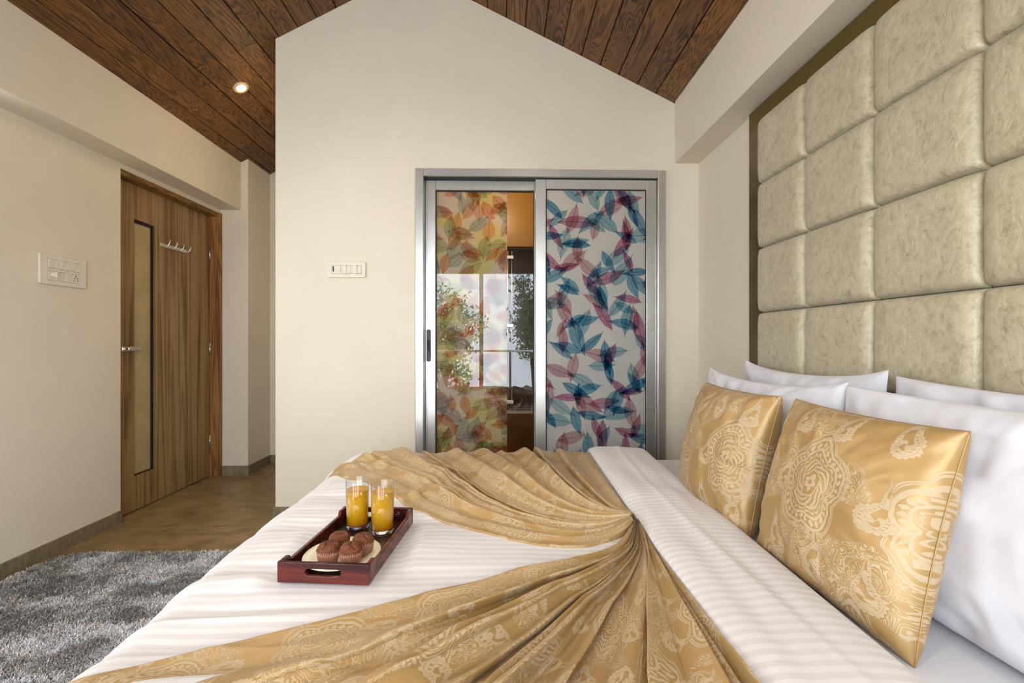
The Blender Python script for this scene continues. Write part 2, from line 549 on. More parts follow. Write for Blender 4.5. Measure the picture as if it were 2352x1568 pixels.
M['bark'] = plain('bark', hexc('4a4034'), 0.9, var=0.2, scale=30)
M['leaf'] = plain('tree_leaf', hexc('58653a'), 0.6, var=0.35, scale=3)
M['lamp'] = mat_emit('lamp_glow', (1.0, 0.90, 0.72), 14.0)
M['lamp_ring'] = plain('lamp_ring', hexc('cdb48a'), 0.35, 0.2)


def mat_glass():
    g = G('drinking_glass')
    nz = g.noise(g.obj(), 20.0, 1.0)
    c = g.ramp(nz, [(0.0, (0.97, 0.985, 0.98)), (1.0, (1, 1, 1))])
    return g.done(g.pbsdf(c, 0.0, 0, None, **{'Transmission Weight': 1.0, 'IOR': 1.45}))


M['glass'] = mat_glass()
M['thin_glass'] = mat_pane('thin_glass', (0.965, 0.975, 0.97), 0.8, 3.0)


# ------------------------------------------------------------------ mesh helpers
def link(name, me, mat=None, parent=None, smooth=False):
    o = bpy.data.objects.new(name, me)
    COL.objects.link(o)
    if mat is not None and not me.materials:
        me.materials.append(M[mat] if isinstance(mat, str) else mat)
    if smooth:
        me.shade_smooth()
    if parent is not None:
        o.parent = parent
    return o


def tag(o, label=None, cat=None, group=None, kind=None):
    if label: o['label'] = label
    if cat: o['category'] = cat
    if group: o['group'] = group
    if kind: o['kind'] = kind
    return o


def thing(name, label, cat, loc=(0, 0, 0), rot=(0, 0, 0), group=None, kind=None):
    o = bpy.data.objects.new(name, None)
    o.empty_display_size = 0.05
    COL.objects.link(o)
    o.location, o.rotation_euler = loc, rot
    return tag(o, label, cat, group, kind)


def frame_at(o, origin, xa, ya, za):
    m = Matrix(((xa[0], ya[0], za[0], origin[0]), (xa[1], ya[1], za[1], origin[1]), (xa[2], ya[2], za[2], origin[2]), (0, 0, 0, 1)))
    o.matrix_world = m
    return o


def np_mesh(name, V, F, uv=None, colors=None):
    V = np.asarray(V, np.float32); F = np.asarray(F, np.int32)
    me = bpy.data.meshes.new(name)
    me.vertices.add(len(V)); me.vertices.foreach_set('co', V.ravel())
    k = F.shape[1]
    me.loops.add(F.size); me.loops.foreach_set('vertex_index', F.ravel())
    me.polygons.add(len(F)); me.polygons.foreach_set('loop_start', np.arange(0, F.size, k, dtype=np.int32))
    me.update(calc_edges=True)
    if uv is not None:
        lay = me.uv_layers.new(name='UVMap')
        lay.data.foreach_set('uv', np.asarray(uv, np.float32)[F.ravel()].ravel())
    if colors is not None:
        at = me.color_attributes.new('tint', 'FLOAT_COLOR', 'POINT')
        at.data.foreach_set('color', np.asarray(colors, np.float32).ravel())
    return me


def grid_faces(nu, nv, flip=False):
    i = np.arange((nu - 1) * (nv - 1)); a = (i // (nv - 1)) * nv + i % (nv - 1)
    f = np.stack([a, a + nv, a + nv + 1, a + 1], 1)
    return f[:, ::-1] if flip else f


def bm_box(bm, lo, hi, bev=0.0, seg=1):
    lo, hi = Vector(lo), Vector(hi)
    c, s = (lo + hi) / 2, hi - lo
    r = bmesh.ops.create_cube(bm, size=1.0, matrix=Matrix.Translation(c) @ Matrix.Diagonal((abs(s.x), abs(s.y), abs(s.z), 1)))
    if bev > 0:
        es = list({e for v in r['verts'] for e in v.link_edges})
        bmesh.ops.bevel(bm, geom=es, offset=bev, segments=seg, affect='EDGES', profile=0.5)


def bm_done(name, bm):
    me = bpy.data.meshes.new(name)
    bmesh.ops.recalc_face_normals(bm, faces=bm.faces)
    bm.to_mesh(me); bm.free()
    return me


def box(name, lo, hi, mat, parent=None, bev=0.0, seg=1):
    bm = bmesh.new(); bm_box(bm, lo, hi, bev, seg)
    return link(name, bm_done(name, bm), mat, parent)


def boxes(name, lst, mat, parent=None, bev=0.0):
    bm = bmesh.new()
    for lo, hi in lst: bm_box(bm, lo, hi, bev)
    return link(name, bm_done(name, bm), mat, parent)


def lathe(name, prof, seg=48, rib=None):
    """prof: list of (r, z); closed at the axis where r == 0; rib(i, a) scales the radius"""
    V, F = [], []
    n = len(prof)
    for k in range(seg):
        a = 2 * math.pi * k / seg
        for i, (r, z) in enumerate(prof):
            rr = r * (rib(i, a) if rib else 1)
            V.append((rr * math.cos(a), rr * math.sin(a), z))
    for k in range(seg):
        k2 = (k + 1) % seg
        for i in range(n - 1):
            F.append((k * n + i, k2 * n + i, k2 * n + i + 1, k * n + i + 1))
    me = bpy.data.meshes.new(name)
    me.from_pydata(V, [], F)
    bm = bmesh.new(); bm.from_mesh(me)
    bmesh.ops.remove_doubles(bm, verts=bm.verts, dist=1e-6)
    bmesh.ops.recalc_face_normals(bm, faces=bm.faces)
    bm.to_mesh(me); bm.free()
    me.shade_smooth()
    return me


def shape2d(name, outer, holes, depth, bev=0.0):
    """a flat outline with holes in local XY, given a thickness along +Z (0..depth)"""
    cu = bpy.data.curves.new(name, 'CURVE')
    cu.dimensions = '2D'; cu.fill_mode = 'BOTH'
    cu.extrude = depth / 2 - bev; cu.bevel_depth = bev; cu.bevel_resolution = 1
    cu.offset = -bev
    for pts in [outer] + holes:
        sp = cu.splines.new('POLY'); sp.points.add(len(pts) - 1)
        for p, q in zip(sp.points, pts): p.co = (q[0], q[1], 0, 1)
        sp.use_cyclic_u = True
    o = bpy.data.objects.new('tmp', cu); COL.objects.link(o)
    dg = bpy.context.evaluated_depsgraph_get()
    me = bpy.data.meshes.new_from_object(o.evaluated_get(dg))
    me.name = name
    bpy.data.objects.remove(o, do_unlink=True); bpy.data.curves.remove(cu)
    me.transform(Matrix.Translation((0, 0, depth / 2)))
    me.materials.clear()
    return me


def tube(name, pts, rad, seg=8, rads=None):
    """a swept round bar through pts"""
    P = [Vector(p) for p in pts]
    V, F = [], []
    n = len(P)
    up = Vector((0.13, 0.21, 0.97))
    for i, p in enumerate(P):
        d = (P[min(i + 1, n - 1)] - P[max(i - 1, 0)]).normalized()
        a = d.cross(up)
        if a.length < 1e-3: a = d.cross(Vector((1, 0, 0)))
        a.normalize(); b = d.cross(a)
        r = rads[i] if rads else rad
        for k in range(seg):
            t = 2 * math.pi * k / seg
            V.append(p + a * (r * math.cos(t)) + b * (r * math.sin(t)))
    for i in range(n - 1):
        for k in range(seg):
            k2 = (k + 1) % seg
            F.append((i * seg + k, i * seg + k2, (i + 1) * seg + k2, (i + 1) * seg + k))
    F.append(tuple(range(seg - 1, -1, -1))); F.append(tuple((n - 1) * seg + k for k in range(seg)))
    me = bpy.data.meshes.new(name); me.from_pydata([tuple(v) for v in V], [], F)
    me.shade_smooth()
    return me


def rrect(x0, y0, x1, y1, r, n=5):
    pts = []
    for cx, cy, a0 in ((x1 - r, y1 - r, 0), (x0 + r, y1 - r, 90), (x0 + r, y0 + r, 180), (x1 - r, y0 + r, 270)):
        for k in range(n + 1):
            a = R(a0 + 90 * k / n); pts.append((cx + r * math.cos(a), cy + r * math.sin(a)))
    return pts


# value noise in numpy
def _hash(ix, iy, seed):
    h = (ix.astype(np.int64) * 374761393 + iy.astype(np.int64) * 668265263 + seed * 974634777) & 0x7fffffff
    h = ((h ^ (h >> 13)) * 1274126177) & 0x7fffffff
    h = h ^ (h >> 16)
    return (h & 0xffff) / 65535.0


def vnoise(x, y, seed=0):
    x, y = np.asarray(x, float), np.asarray(y, float)
    ix, iy = np.floor(x).astype(np.int64), np.floor(y).astype(np.int64)
    fx, fy = x - ix, y - iy
    fx, fy = fx * fx * fx * (fx * (fx * 6 - 15) + 10), fy * fy * fy * (fy * (fy * 6 - 15) + 10)
    a, b = _hash(ix, iy, seed), _hash(ix + 1, iy, seed)
    c, d = _hash(ix, iy + 1, seed), _hash(ix + 1, iy + 1, seed)
    return (a * (1 - fx) + b * fx) * (1 - fy) + (c * (1 - fx) + d * fx) * fy - 0.5


def sstep(x, a, b):
    t = np.clip((x - a) / (b - a), 0, 1)
    return t * t * (3 - 2 * t)


# ================================================================== THE ROOM
XL, XD, XC, XR = -2.265, -2.33, -2.045, 1.23        # left wall, door plane, column face, right wall
YG, YE = 2.80, 4.09                                 # gable wall, end of the passage
GX = -1.368                                         # free corner of the gable wall
RX, RZ = -0.545, 3.354                              # ridge
SL, SR = 0.53, 0.49                                 # roof slopes
BLX, BLZ = -2.10, 2.142                             # left beam face and soffit
BRX, BRZ = 1.08, 2.185                              # right beam face and soffit


def zl(x): return RZ + SL * (x - RX)
def zr(x): return RZ - SR * (x - RX)
def roof(x): return zl(x) if x < RX else zr(x)


# floor: grout bed with one object for each tile
fl = box('floor', (-2.45, YF - 0.1, -0.12), (XR + 0.1, YE + 0.1, -0.004), 'grout')
tag(fl, 'brown stone-look tiled floor running into the passage', 'floor', kind='structure')
TS = 0.632
x0s = [-1.87 + TS * k for k in range(-1, 6)]
y0s = [2.68 + TS * k for k in range(-7, 3)]
for xa in x0s:
    for ya in y0s:
        lo = (max(xa, -2.40) + 0.0012, max(ya, YF) + 0.0012, -0.02)
        hi = (min(xa + TS, XR + 0.05) - 0.0012, min(ya + TS, YE + 0.05) - 0.0012, 0.0)
        if hi[0] - lo[0] < 0.02 or hi[1] - lo[1] < 0.02: continue
        if lo[1] > YG + 0.1 and lo[0] > GX + 0.1: continue
        box('tile', lo, hi, 'tile', fl, 0.0012)

# gable wall with the opening of the sliding door
OX0, OX1, OZ1 = -0.512, 1.010, 2.128
out = [(GX, 0), (OX0, 0), (OX0, OZ1), (OX1, OZ1), (OX1, 0), (XR + 0.1, 0), (XR + 0.1, zr(XR + 0.1)), (RX, RZ), (GX, zl(GX))]
me = shape2d('wall_back', out, [], 0.10)
wb = link('wall_back', me, 'wall')
frame_at(wb, (0, YG + 0.10, 0), (1, 0, 0), (0, 0, 1), (0, -1, 0))
tag(wb, 'cream painted gable wall around the sliding door', 'wall', kind='structure')
# flank of the gable block along the passage
o = box('wall_passage', (GX + 0.001, YG + 0.1, 0), (GX + 0.10, YE, zl(GX) + 0.05), 'wall')
tag(o, 'cream side wall of the passage beyond the gable corner', 'wall', kind='structure')
o = box('wall_end', (-2.5, YE, 0), (GX + 0.1, YE + 0.1, 3.1), 'wall')
tag(o, 'narrow cream wall closing the far end of the passage', 'wall', kind='structure')

# left wall: near wall with window opening, wall over the door, column
wl = [((XL - 0.16, YF - 0.1, 0), (XL, WIN_L[0], 2.7)), ((XL - 0.16, WIN_L[0], 0), (XL, WIN_L[1], WIN_L[2])),
      ((XL - 0.16, WIN_L[0], WIN_L[3]), (XL, WIN_L[1], 2.7)), ((XL - 0.16, WIN_L[1], 0), (XL, 2.770, 2.7)),
      ((XL - 0.16, 2.770, 2.112), (XL, 3.735, 2.7))]
o = boxes('wall_left', wl, 'wall')
tag(o, 'long cream painted left wall with the wooden door', 'wall', kind='structure')
o = box('wall_column', (-2.5, 3.735, 0), (XC, YE, 2.75), 'wall', None, 0.004, 2)
tag(o, 'square cream column beside the wooden door', 'column', kind='structure')
o = box('trim_1', (-2.45, YF - 0.1, BLZ), (BLX, 3.735, 2.6), 'wall', None, 0.004, 2)
tag(o, 'cream beam along the left wall under the sloping ceiling', 'beam', kind='structure')
# right wall and beam
o = box('wall_right', (XR, YF - 0.1, 0), (XR + 0.1, YG + 0.1, 2.7), 'wall')
tag(o, 'cream right wall carrying the padded headboard', 'wall', kind='structure')
o = box('trim_2', (BRX, YF - 0.1, BRZ), (XR + 0.05, YG, 2.62), 'wall', None, 0.003, 2)
tag(o, 'cream beam along the right wall above the headboard', 'beam', kind='structure')
# wall behind the camera with the balcony window
wf = [((-2.5, YF - 0.12, 0), (WIN_B[0], YF, 3.5)), ((WIN_B[1], YF - 0.12, 0), (XR + 0.1, YF, 3.5)),
      ((WIN_B[0], YF - 0.12, WIN_B[3]), (WIN_B[1], YF, 3.5)), ((WIN_B[0], YF - 0.12, 0), (WIN_B[1], YF, WIN_B[2]))]
o = boxes('wall_front', wf, 'wall')
tag(o, 'cream wall with the balcony window behind the bed', 'wall', kind='structure')

# ceiling: dark slab plus one object for each board
bm = bmesh.new()
for xs in ((-2.5, RX), (RX, XR + 0.15)):
    z0, z1 = roof(xs[0] + 1e-6 if xs[0] == RX else xs[0]), roof(xs[1] - 1e-6 if xs[1] == RX else xs[1])
    vsx = [(xs[0], z0 + 0.022), (xs[1], z1 + 0.022), (xs[1], z1 + 0.12), (xs[0], z0 + 0.12)]
    y1 = YE + 0.1
    v = [bm.verts.new((x, y, z)) for y in (YF - 0.12, y1) for x, z in vsx]
    for f in ((0, 1, 2, 3), (7, 6, 5, 4), (0, 4, 5, 1), (1, 5, 6, 2), (2, 6, 7, 3), (3, 7, 4, 0)):
        bm.faces.new([v[i] for i in f])
ceil = link('ceiling', bm_done('ceiling', bm), 'groove')
tag(ceil, 'sloping ceiling of dark stained wooden boards', 'ceiling', kind='structure')
rng = random.Random(5)
PW = 0.129


def board_run(side):
    slope = SL if side == 'l' else -SR
    ln = math.hypot(1, slope)
    n = 0
    while True:
        d0, d1 = n * PW, (n + 1) * PW
        xm = RX + (-(d0 + d1) / 2 if side == 'l' else (d0 + d1) / 2) / ln
        if (side == 'l' and xm < -2.2) or (side == 'r' and xm > XR - 0.05): break
        yend = YE if (side == 'l' and xm < GX - 0.02) else YG + 0.06
        y = YF - 0.05
        cuts = [y]
        y += rng.uniform(0.5, 1.9)
        while y < yend - 0.25:
            cuts.append(y); y += rng.choice((1.55, 1.85, 2.1))
        cuts.append(yend)
        for a, b in zip(cuts, cuts[1:]):
            bm = bmesh.new()
            h = (b - a) / 2 - 0.0008
            bm_box(bm, (-PW / 2 + 0.0022, -h, -0.0), (PW / 2 - 0.0022, h, 0.018), 0.003)
            ob = link('board', bm_done('board', bm), 'wood_ceiling', ceil)
            ang = -math.atan(SL) if side == 'l' else math.atan(SR)
            ob.rotation_euler = (0, ang, 0)
            ob.location = (xm, (a + b) / 2, roof(xm) + rng.uniform(-0.0015, 0.002))
        n += 1


board_run('l'); board_run('r')

# skirting
o = boxes('baseboard_left', [((XL, YF, 0), (XL + 0.011, 2.758, 0.074)), ((XL - 0.06, 2.758, 0), (XL + 0.011, 2.769, 0.074))], 'skirting')
tag(o, 'brown stone skirting along the left wall', 'skirting', kind='structure')
o = boxes('baseboard_column', [((-2.245, 3.724, 0), (XC + 0.011, 3.735, 0.076)), ((XC, 3.735, 0), (XC + 0.011, YE - 0.011, 0.076)), ((XC, YE - 0.011, 0), (GX, YE, 0.076))], 'skirting')
tag(o, 'brown stone skirting around the column and passage end', 'skirting', kind='structure')
o = boxes('baseboard_back', [((GX - 0.011, YG - 0.011, 0), (-0.56, YG, 0.076)), ((GX - 0.011, YG, 0), (GX, YE, 0.076)), ((1.05, YG - 0.011, 0), (XR, YG, 0.076))], 'skirting')
tag(o, 'brown stone skirting along the gable wall', 'skirting', kind='structure')

# ------------------------------------------------------------------ wooden door
D = thing('door_1', 'teak wooden door with a narrow frosted glass slit', 'door', (XD, 2.84, 0), kind='structure')
dy0, dy1, dz1 = 2.784, 3.700, 2.078


def dbox(name, lo, hi, mat, parent=D, bev=0.0):
    l = D.location
    if parent is not D:
        l = l + parent.location
    return box(name, Vector(lo) - l, Vector(hi) - l, mat, parent, bev)


dbox('door_frame', (XD - 0.04, 3.702, 0), (-2.248, 3.734, 2.112), 'door_frame', D, 0.002)
dbox('door_frame', (XD - 0.04, 2.772, 2.080), (-2.262, 3.702, 2.112), 'door_head', D, 0.002)
dbox('door_frame', (XD - 0.04, 2.772, 0), (XD + 0.004, 2.783, 2.080), 'door_frame', D, 0.001)
sy0, sy1, sz0, sz1 = 2.952, 3.124, 0.218, 1.853
lf = shape2d('leaf', [(0, 0), (dy1 - dy0, 0), (dy1 - dy0, dz1 - 0.006), (0, dz1 - 0.006)],
             [[(sy0 - dy0, sz0), (sy0 - dy0, sz1), (sy1 - dy0, sz1), (sy1 - dy0, sz0)]], 0.036)
leaf = link('leaf', lf, None, D)
lf.materials.append(M['door'])
lf.transform(Matrix(((0, 0, 1, -0.036), (1, 0, 0, dy0 - 2.84), (0, 1, 0, 0.006), (0, 0, 0, 1))))
for a, b in (((sy0, sz0), (sy0 + 0.012, sz1)), ((sy1 - 0.012, sz0), (sy1, sz1)), ((sy0, sz0), (sy1, sz0 + 0.012)), ((sy0, sz1 - 0.012), (sy1, sz1))):
    dbox('glazing_bead', (XD - 0.028, a[0], a[1]), (XD - 0.008, b[0], b[1]), 'groove', D, 0.001)
dbox('glass_slit', (XD - 0.026, sy0 + 0.001, sz0 + 0.001), (XD - 0.020, sy1 - 0.001, sz1 - 0.001), 'frost')
for hz in (1.78, 1.02, 0.28):
    me = tube('hinge', [(0.006, 3.698 - 2.84, hz - 0.05), (0.006, 3.698 - 2.84, hz + 0.05)], 0.0055, 10)
    link('hinge', me, 'chrome', D)
hd = dbox('handle', (XD, 2.856, 1.020), (XD + 0.005, 3.005, 1.048), 'chrome', D, 0.002)
hb = bmesh.new()
l = D.location
bm_box(hb, Vector((XD + 0.005, 2.868, 1.026)) - l, Vector((XD + 0.036, 2.884, 1.042)) - l, 0.003)
bm_box(hb, Vector((XD + 0.028, 2.862, 1.024)) - l, Vector((XD + 0.040, 2.962, 1.044)) - l, 0.004)
link('handle_lever', bm_done('handle_lever', hb), 'chrome', hd)

o = box('light_block', (-2.47, 2.70, -0.05), (-2.405, 3.735, 2.3), 'wall')  # blocker added behind the door so no sky light leaks through the gaps
tag(o, 'unseen cream panel added behind the wooden door to block stray daylight', 'wall', kind='structure')
o = box('floor_hall', (-2.405, 2.775, -0.1), (-2.34, 3.73, -0.0245), 'skirting')
tag(o, 'stone threshold under the wooden door', 'threshold', kind='structure')

# coat hooks on the door
hk = thing('coat_hook_rail', 'small chrome rail of four coat hooks on the wooden door', 'coat hooks', (XD, 3.30, 1.748))
box('rail', (0, -0.13, -0.014), (0.006, 0.13, 0.010), 'chrome', hk, 0.002)
for k in range(4):
    y = -0.105 + 0.07 * k
    pts = [(0.004, y, -0.004), (0.016, y, -0.012), (0.032, y + 0.004, -0.010), (0.042, y + 0.008, 0.008), (0.046, y + 0.010, 0.034)]
    link('hook', tube('hook', pts, 0.0042, 8), 'chrome', hk)

# ------------------------------------------------------------------ sliding door
SD = thing('door_2', 'aluminium sliding door with leaf-printed glass in the gable wall', 'door', (0.25, YG, 0), kind='structure')
FY = YG - 0.018


def sdb(name, x0, x1, z0, z1, y0, y1, mat, parent=SD, bev=0.003):
    l = Vector((0.25, YG, 0))
    return box(name, Vector((x0, y0, z0)) - l, Vector((x1, y1, z1)) - l, mat, parent, bev)


fo0, fo1, ftop = -0.520, 1.018, 2.136
sdb('frame_post', fo0, fo0 + 0.050, 0, ftop, FY, YG + 0.09, 'alu')
sdb('frame_post', fo1 - 0.047, fo1, 0, ftop, FY, YG + 0.09, 'alu')
sdb('frame_head', fo0 + 0.050, fo1 - 0.047, ftop - 0.048, ftop, FY, YG + 0.09, 'alu')
sdb('sill_track', fo0 + 0.050, fo1 - 0.047, 0, 0.03, FY, YG + 0.09, 'alu')
sdb('track_gasket', fo0 + 0.050, fo1 - 0.047, ftop - 0.056, ftop - 0.048, YG + 0.005, YG + 0.085, 'gasket', SD, 0)


def sash(x0, x1, ls, rs, yy, film, mat, fname, fd=0.0185):
    top, bot = ftop - 0.052, 0.034
    e = bpy.data.objects.new('sash', None)
    COL.objects.link(e); e.parent = SD
    f0, f1 = yy, yy + 0.030
    sdb('stile', x0, x0 + ls, bot, top, f0, f1, 'alu', e)
    sdb('stile', x1 - rs, x1, bot, top, f0, f1, 'alu', e)
    sdb('rail', x0 + ls, x1 - rs, top - 0.062, top, f0, f1, 'alu', e)
    sdb('rail', x0 + ls, x1 - rs, bot, bot + 0.075, f0, f1, 'alu', e)
    gx0, gx1, gz0, gz1 = x0 + ls, x1 - rs, bot + 0.075, top - 0.062
    gk = 0.005
    bmx = bmesh.new()
    l = Vector((0.25, YG, 0))
    for a, b in (((gx0, gz0), (gx0 + gk, gz1)), ((gx1 - gk, gz0), (gx1, gz1)), ((gx0, gz1 - gk), (gx1, gz1)), ((gx0, gz0), (gx1, gz0 + gk))):
        bm_box(bmx, Vector((a[0], f0 + 0.006, a[1])) - l, Vector((b[0], f0 + 0.022, b[1])) - l)
    link('gasket', bm_done('gasket', bmx), 'gasket', e)
    sdb('glass_pane', gx0 + gk, gx1 - gk, gz0 + gk, gz1 - gk, f0 + 0.012, f0 + 0.017, 'pane', e, 0)
    fx0, fx1 = film
    V = [(fx0 - 0.25, f0 + fd - YG, gz0 + gk), (fx1 - 0.25, f0 + fd - YG, gz0 + gk), (fx1 - 0.25, f0 + fd - YG, gz1 - gk), (fx0 - 0.25, f0 + fd - YG, gz1 - gk)]
    me = np_mesh('printed_film', V, [(0, 1, 2, 3)], [(fx0, gz0), (fx1, gz0), (fx1, gz1), (fx0, gz1)])
    fo = link('printed_film', me, mat, e)
    fo['label'] = fname
    return e


s1 = sash(-0.469, 0.270, 0.064, 0.060, YG + 0.042, (-0.400, 0.040), 'film_warm', 'translucent film printed with orange and green leaves')
s2 = sash(0.214, 0.970, 0.066, 0.064, YG + 0.006, (0.285, 0.901), 'film_cool', 'frosted film printed with blue and pink leaves', 0.0105)
lhp = shape2d('pull_handle', rrect(-0.013, -0.10, 0.013, 0.10, 0.012), [], 0.010, 0.002)
lh = link('pull_handle', lhp, 'black', s1)
lhp.transform(Matrix(((1, 0, 0, -0.447 - 0.25), (0, 0, -1, 0.042), (0, 1, 0, 1.055), (0, 0, 0, 1))))
lh['label'] = 'black recessed pull handle'
box('latch', (-0.447 - 0.25 - 0.006, 0.029, 1.02), (-0.447 - 0.25 + 0.006, 0.033, 1.09), 'gasket', s1, 0.001)

# washroom behind the glass
BY1 = 4.55
bw = [((GX + 0.101, BY1, 0), (XR, BY1 + 0.1, 1.63)), ((GX + 0.101, BY1, 1.63), (XR, BY1 + 0.1, 2.6))]
o = box('wall_washroom', (GX + 0.101, BY1, 0), (XR + 0.1, BY1 + 0.1, 2.6), 'bath_dark')
tag(o, 'dark brown washroom wall seen through the sliding door', 'wall', kind='structure')
o = box('wall_washroom_side', (XR, YG + 0.1, 0), (XR + 0.1, BY1, 2.6), 'bath_wall')
tag(o, 'ochre washroom side wall behind the printed glass', 'wall', kind='structure')
o = box('wall_washroom_flank', (GX + 0.101, YG + 0.1, 0), (GX + 0.14, BY1, 2.6), 'bath_wall')
tag(o, 'ochre washroom wall towards the passage', 'wall', kind='structure')
o = box('ceiling_washroom', (GX + 0.1, YG + 0.1, 2.5), (XR + 0.1, BY1 + 0.1, 2.6), 'bath_wall')
tag(o, 'ochre washroom ceiling behind the sliding door', 'ceiling', kind='structure')
o = box('floor_washroom', (GX + 0.1, YG + 0.1, -0.1), (XR + 0.1, BY1 + 0.1, 0.0), 'bath_dark')
tag(o, 'brown washroom floor behind the sliding door', 'floor', kind='structure')
o = boxes('trim_3', [((GX + 0.14, 3.95, 1.90), (XR, 4.05, 2.5)), ((GX + 0.14, 3.93, 1.90), (XR, 3.95, 2.00))], 'bath_wall', None, 0.002)
tag(o, 'ochre lintel across the washroom above the washing niche', 'lintel', kind='structure')
o = box('shower_partition', (-0.10, 3.90, 0), (XR, 4.02, 0.46), 'bath_wall', None, 0.003)
o.data.materials.clear(); o.data.materials.append(plain('amber_tile', hexc('7a4a14'), 0.3, var=0.15, scale=4))
tag(o, 'amber tiled half wall behind the clear glass strip', 'half wall', kind='structure')
vn = thing('wash_counter', 'white-edged counter ledge on the washroom half wall', 'counter', (0.3, 4.02, 0.46))
box('top', (-0.38, -0.13, 0.001), (0.80, 0.28, 0.022), 'ceramic', vn, 0.004)
bk = thing('wire_basket', 'dark wire basket on the washroom counter', 'basket', (0.18, 4.02, 0.483))
for k in range(9):
    link('wire', tube('wire', [(-0.10 + 0.025 * k, -0.07, 0.11), (-0.10 + 0.025 * k, -0.065, 0.002), (-0.10 + 0.025 * k, 0.065, 0.002), (-0.10 + 0.025 * k, 0.07, 0.11)], 0.002, 6), 'black', bk)
for z, e in ((0.11, 0.07), (0.075, 0.068), (0.04, 0.066), (0.004, 0.065)):
    link('hoop', tube('hoop', [(-0.10, -e, z), (0.10, -e, z), (0.10, e, z), (-0.10, e, z), (-0.10, -e, z)], 0.0025, 6), 'black', bk)
rl = thing('shower_riser', 'slim chrome shower riser seen through the clear glass', 'shower', (0.06, 3.87, 0.5))
link('pipe', tube('pipe', [(0, 0, 0), (0, 0, 1.35)], 0.010, 10), 'chrome', rl)
link('pipe', tube('pipe', [(0.035, 0, 0), (0.035, 0, 1.35)], 0.006, 10), 'chrome', rl)
for z in (0.05, 0.7, 1.28):
    box('bracket', (-0.014, -0.014, z), (0.05, 0.03, z + 0.03), 'chrome', rl, 0.003)

# ------------------------------------------------------------------ switch plates
def plate(name, label, origin, xa, za, w, h, mods):
    t = thing(name, label, 'switch plate')
    frame_at(t, origin, xa, (0, 0, 1), za)
    holes = [[(x0, y0), (x0, y1), (x1, y1), (x1, y0)] for (x0, y0, x1, y1, _) in mods]
    me = shape2d('cover', rrect(-w / 2, -h / 2, w / 2, h / 2, 0.006), holes, 0.011, 0.0015)
    link('cover', me, 'plastic', t)
    for x0, y0, x1, y1, kind in mods:
        e = 0.0012
        if kind == 'pair':
            xm = (x0 + x1) / 2
            for a, b, tl in ((x0, xm, 1), (xm, x1, -1)):
                bm = bmesh.new()
                bm_box(bm, (a + e, y0 + e, 0.001), (b - e / 2, y1 - e, 0.013), 0.001)
                for v in bm.verts:
                    if v.co.z > 0.008: v.co.z += tl * 0.0022 * ((v.co.y - (y0 + y1) / 2) / ((y1 - y0) / 2))
                link('rocker', bm_done('rocker', bm), 'plastic', t)
        elif kind == 'half':
            xm = (x0 + x1) / 2
            box('blank', (x0 + e, y0 + e, 0.001), (xm - e / 2, y1 - e, 0.0105), 'plastic', t, 0.0008)
            bm = bmesh.new(); bm_box(bm, (xm + e / 2, y0 + e, 0.001), (x1 - e, y1 - e, 0.0135), 0.001)
            for v in bm.verts:
                if v.co.z > 0.008: v.co.z += 0.002 * ((v.co.y - (y0 + y1) / 2) / ((y1 - y0) / 2))
            link('rocker', bm_done('rocker', bm), 'plastic', t)
        elif kind == 'usb':
            box('blank', (x0 + e, y0 + e, 0.001), (x1 - e, y1 - e, 0.0105), 'plastic', t, 0.0008)
            b = box('indicator', (x0 + 0.006, y0 + 0.014, 0.0105), (x0 + 0.014, y1 - 0.006, 0.0125), 'navy', t, 0.0008)
            b['label'] = 'dark blue indicator key'
        elif kind == 'knob':
            box('blank', (x0 + e, y0 + e, 0.001), (x1 - e, y1 - e, 0.0105), 'plastic', t, 0.0008)
            me = lathe('knob', [(0, 0.026), (0.008, 0.026), (0.0115, 0.023), (0.013, 0.012), (0.013, 0.0105), (0, 0.0105)], 20)
            me.transform(Matrix.Translation(((x0 + x1) / 2, (y0 + y1) / 2 + 0.004, 0)))
            kb = link('knob', me, 'plastic', t)
            box('grip', ((x0 + x1) / 2 - 0.003, (y0 + y1) / 2 - 0.010, 0.02), ((x0 + x1) / 2 + 0.003, (y0 + y1) / 2 + 0.018, 0.033), 'plastic', kb, 0.001)
        elif kind == 'socket':
            s = box('socket', (x0 + e, y0 + e, 0.001), (x1 - e, y1 - e, 0.0105), 'plastic', t, 0.0008)
            cx, cy = (x0 + x1) / 2, (y0 + y1) / 2
            for dx, dy, r in ((0, 0.012, 0.0035), (-0.009, 0.002, 0.0027), (0.009, 0.002, 0.0027), (-0.010, -0.010, 0.0027), (0.010, -0.010, 0.0027)):
                me = lathe('socket_hole', [(0, 0.0112), (r, 0.0112), (r, 0.009), (0, 0.009)], 12)
                me.transform(Matrix.Translation((cx + dx, cy + dy, 0)))
                link('socket_hole', me, 'hole', s)
    return t


mods = []
for r_, ks in enumerate((('knob', 'half', 'socket'), ('pair', 'pair', 'pair'))):
    for c_, k in enumerate(ks):
        cx, cy = -0.060 + 0.062 * c_, -0.030 + 0.060 * r_
        mods.append((cx - 0.026, cy - 0.024, cx + 0.026, cy + 0.024, k))
plate('switch_plate', 'large ivory switch plate with knob and socket on the left wall', (XL, 2.409, 1.441), (0, 1, 0), (1, 0, 0), 0.250, 0.150, mods)
mods = [(-0.088 + 0.063 * k, -0.026, -0.034 + 0.063 * k, 0.026, kd) for k, kd in enumerate(('usb', 'pair', 'pair'))]
plate('switch_plate', 'slim ivory switch plate with a blue key on the gable wall', (-0.938, YG, 1.517), (1, 0, 0), (0, -1, 0), 0.232, 0.096, mods)


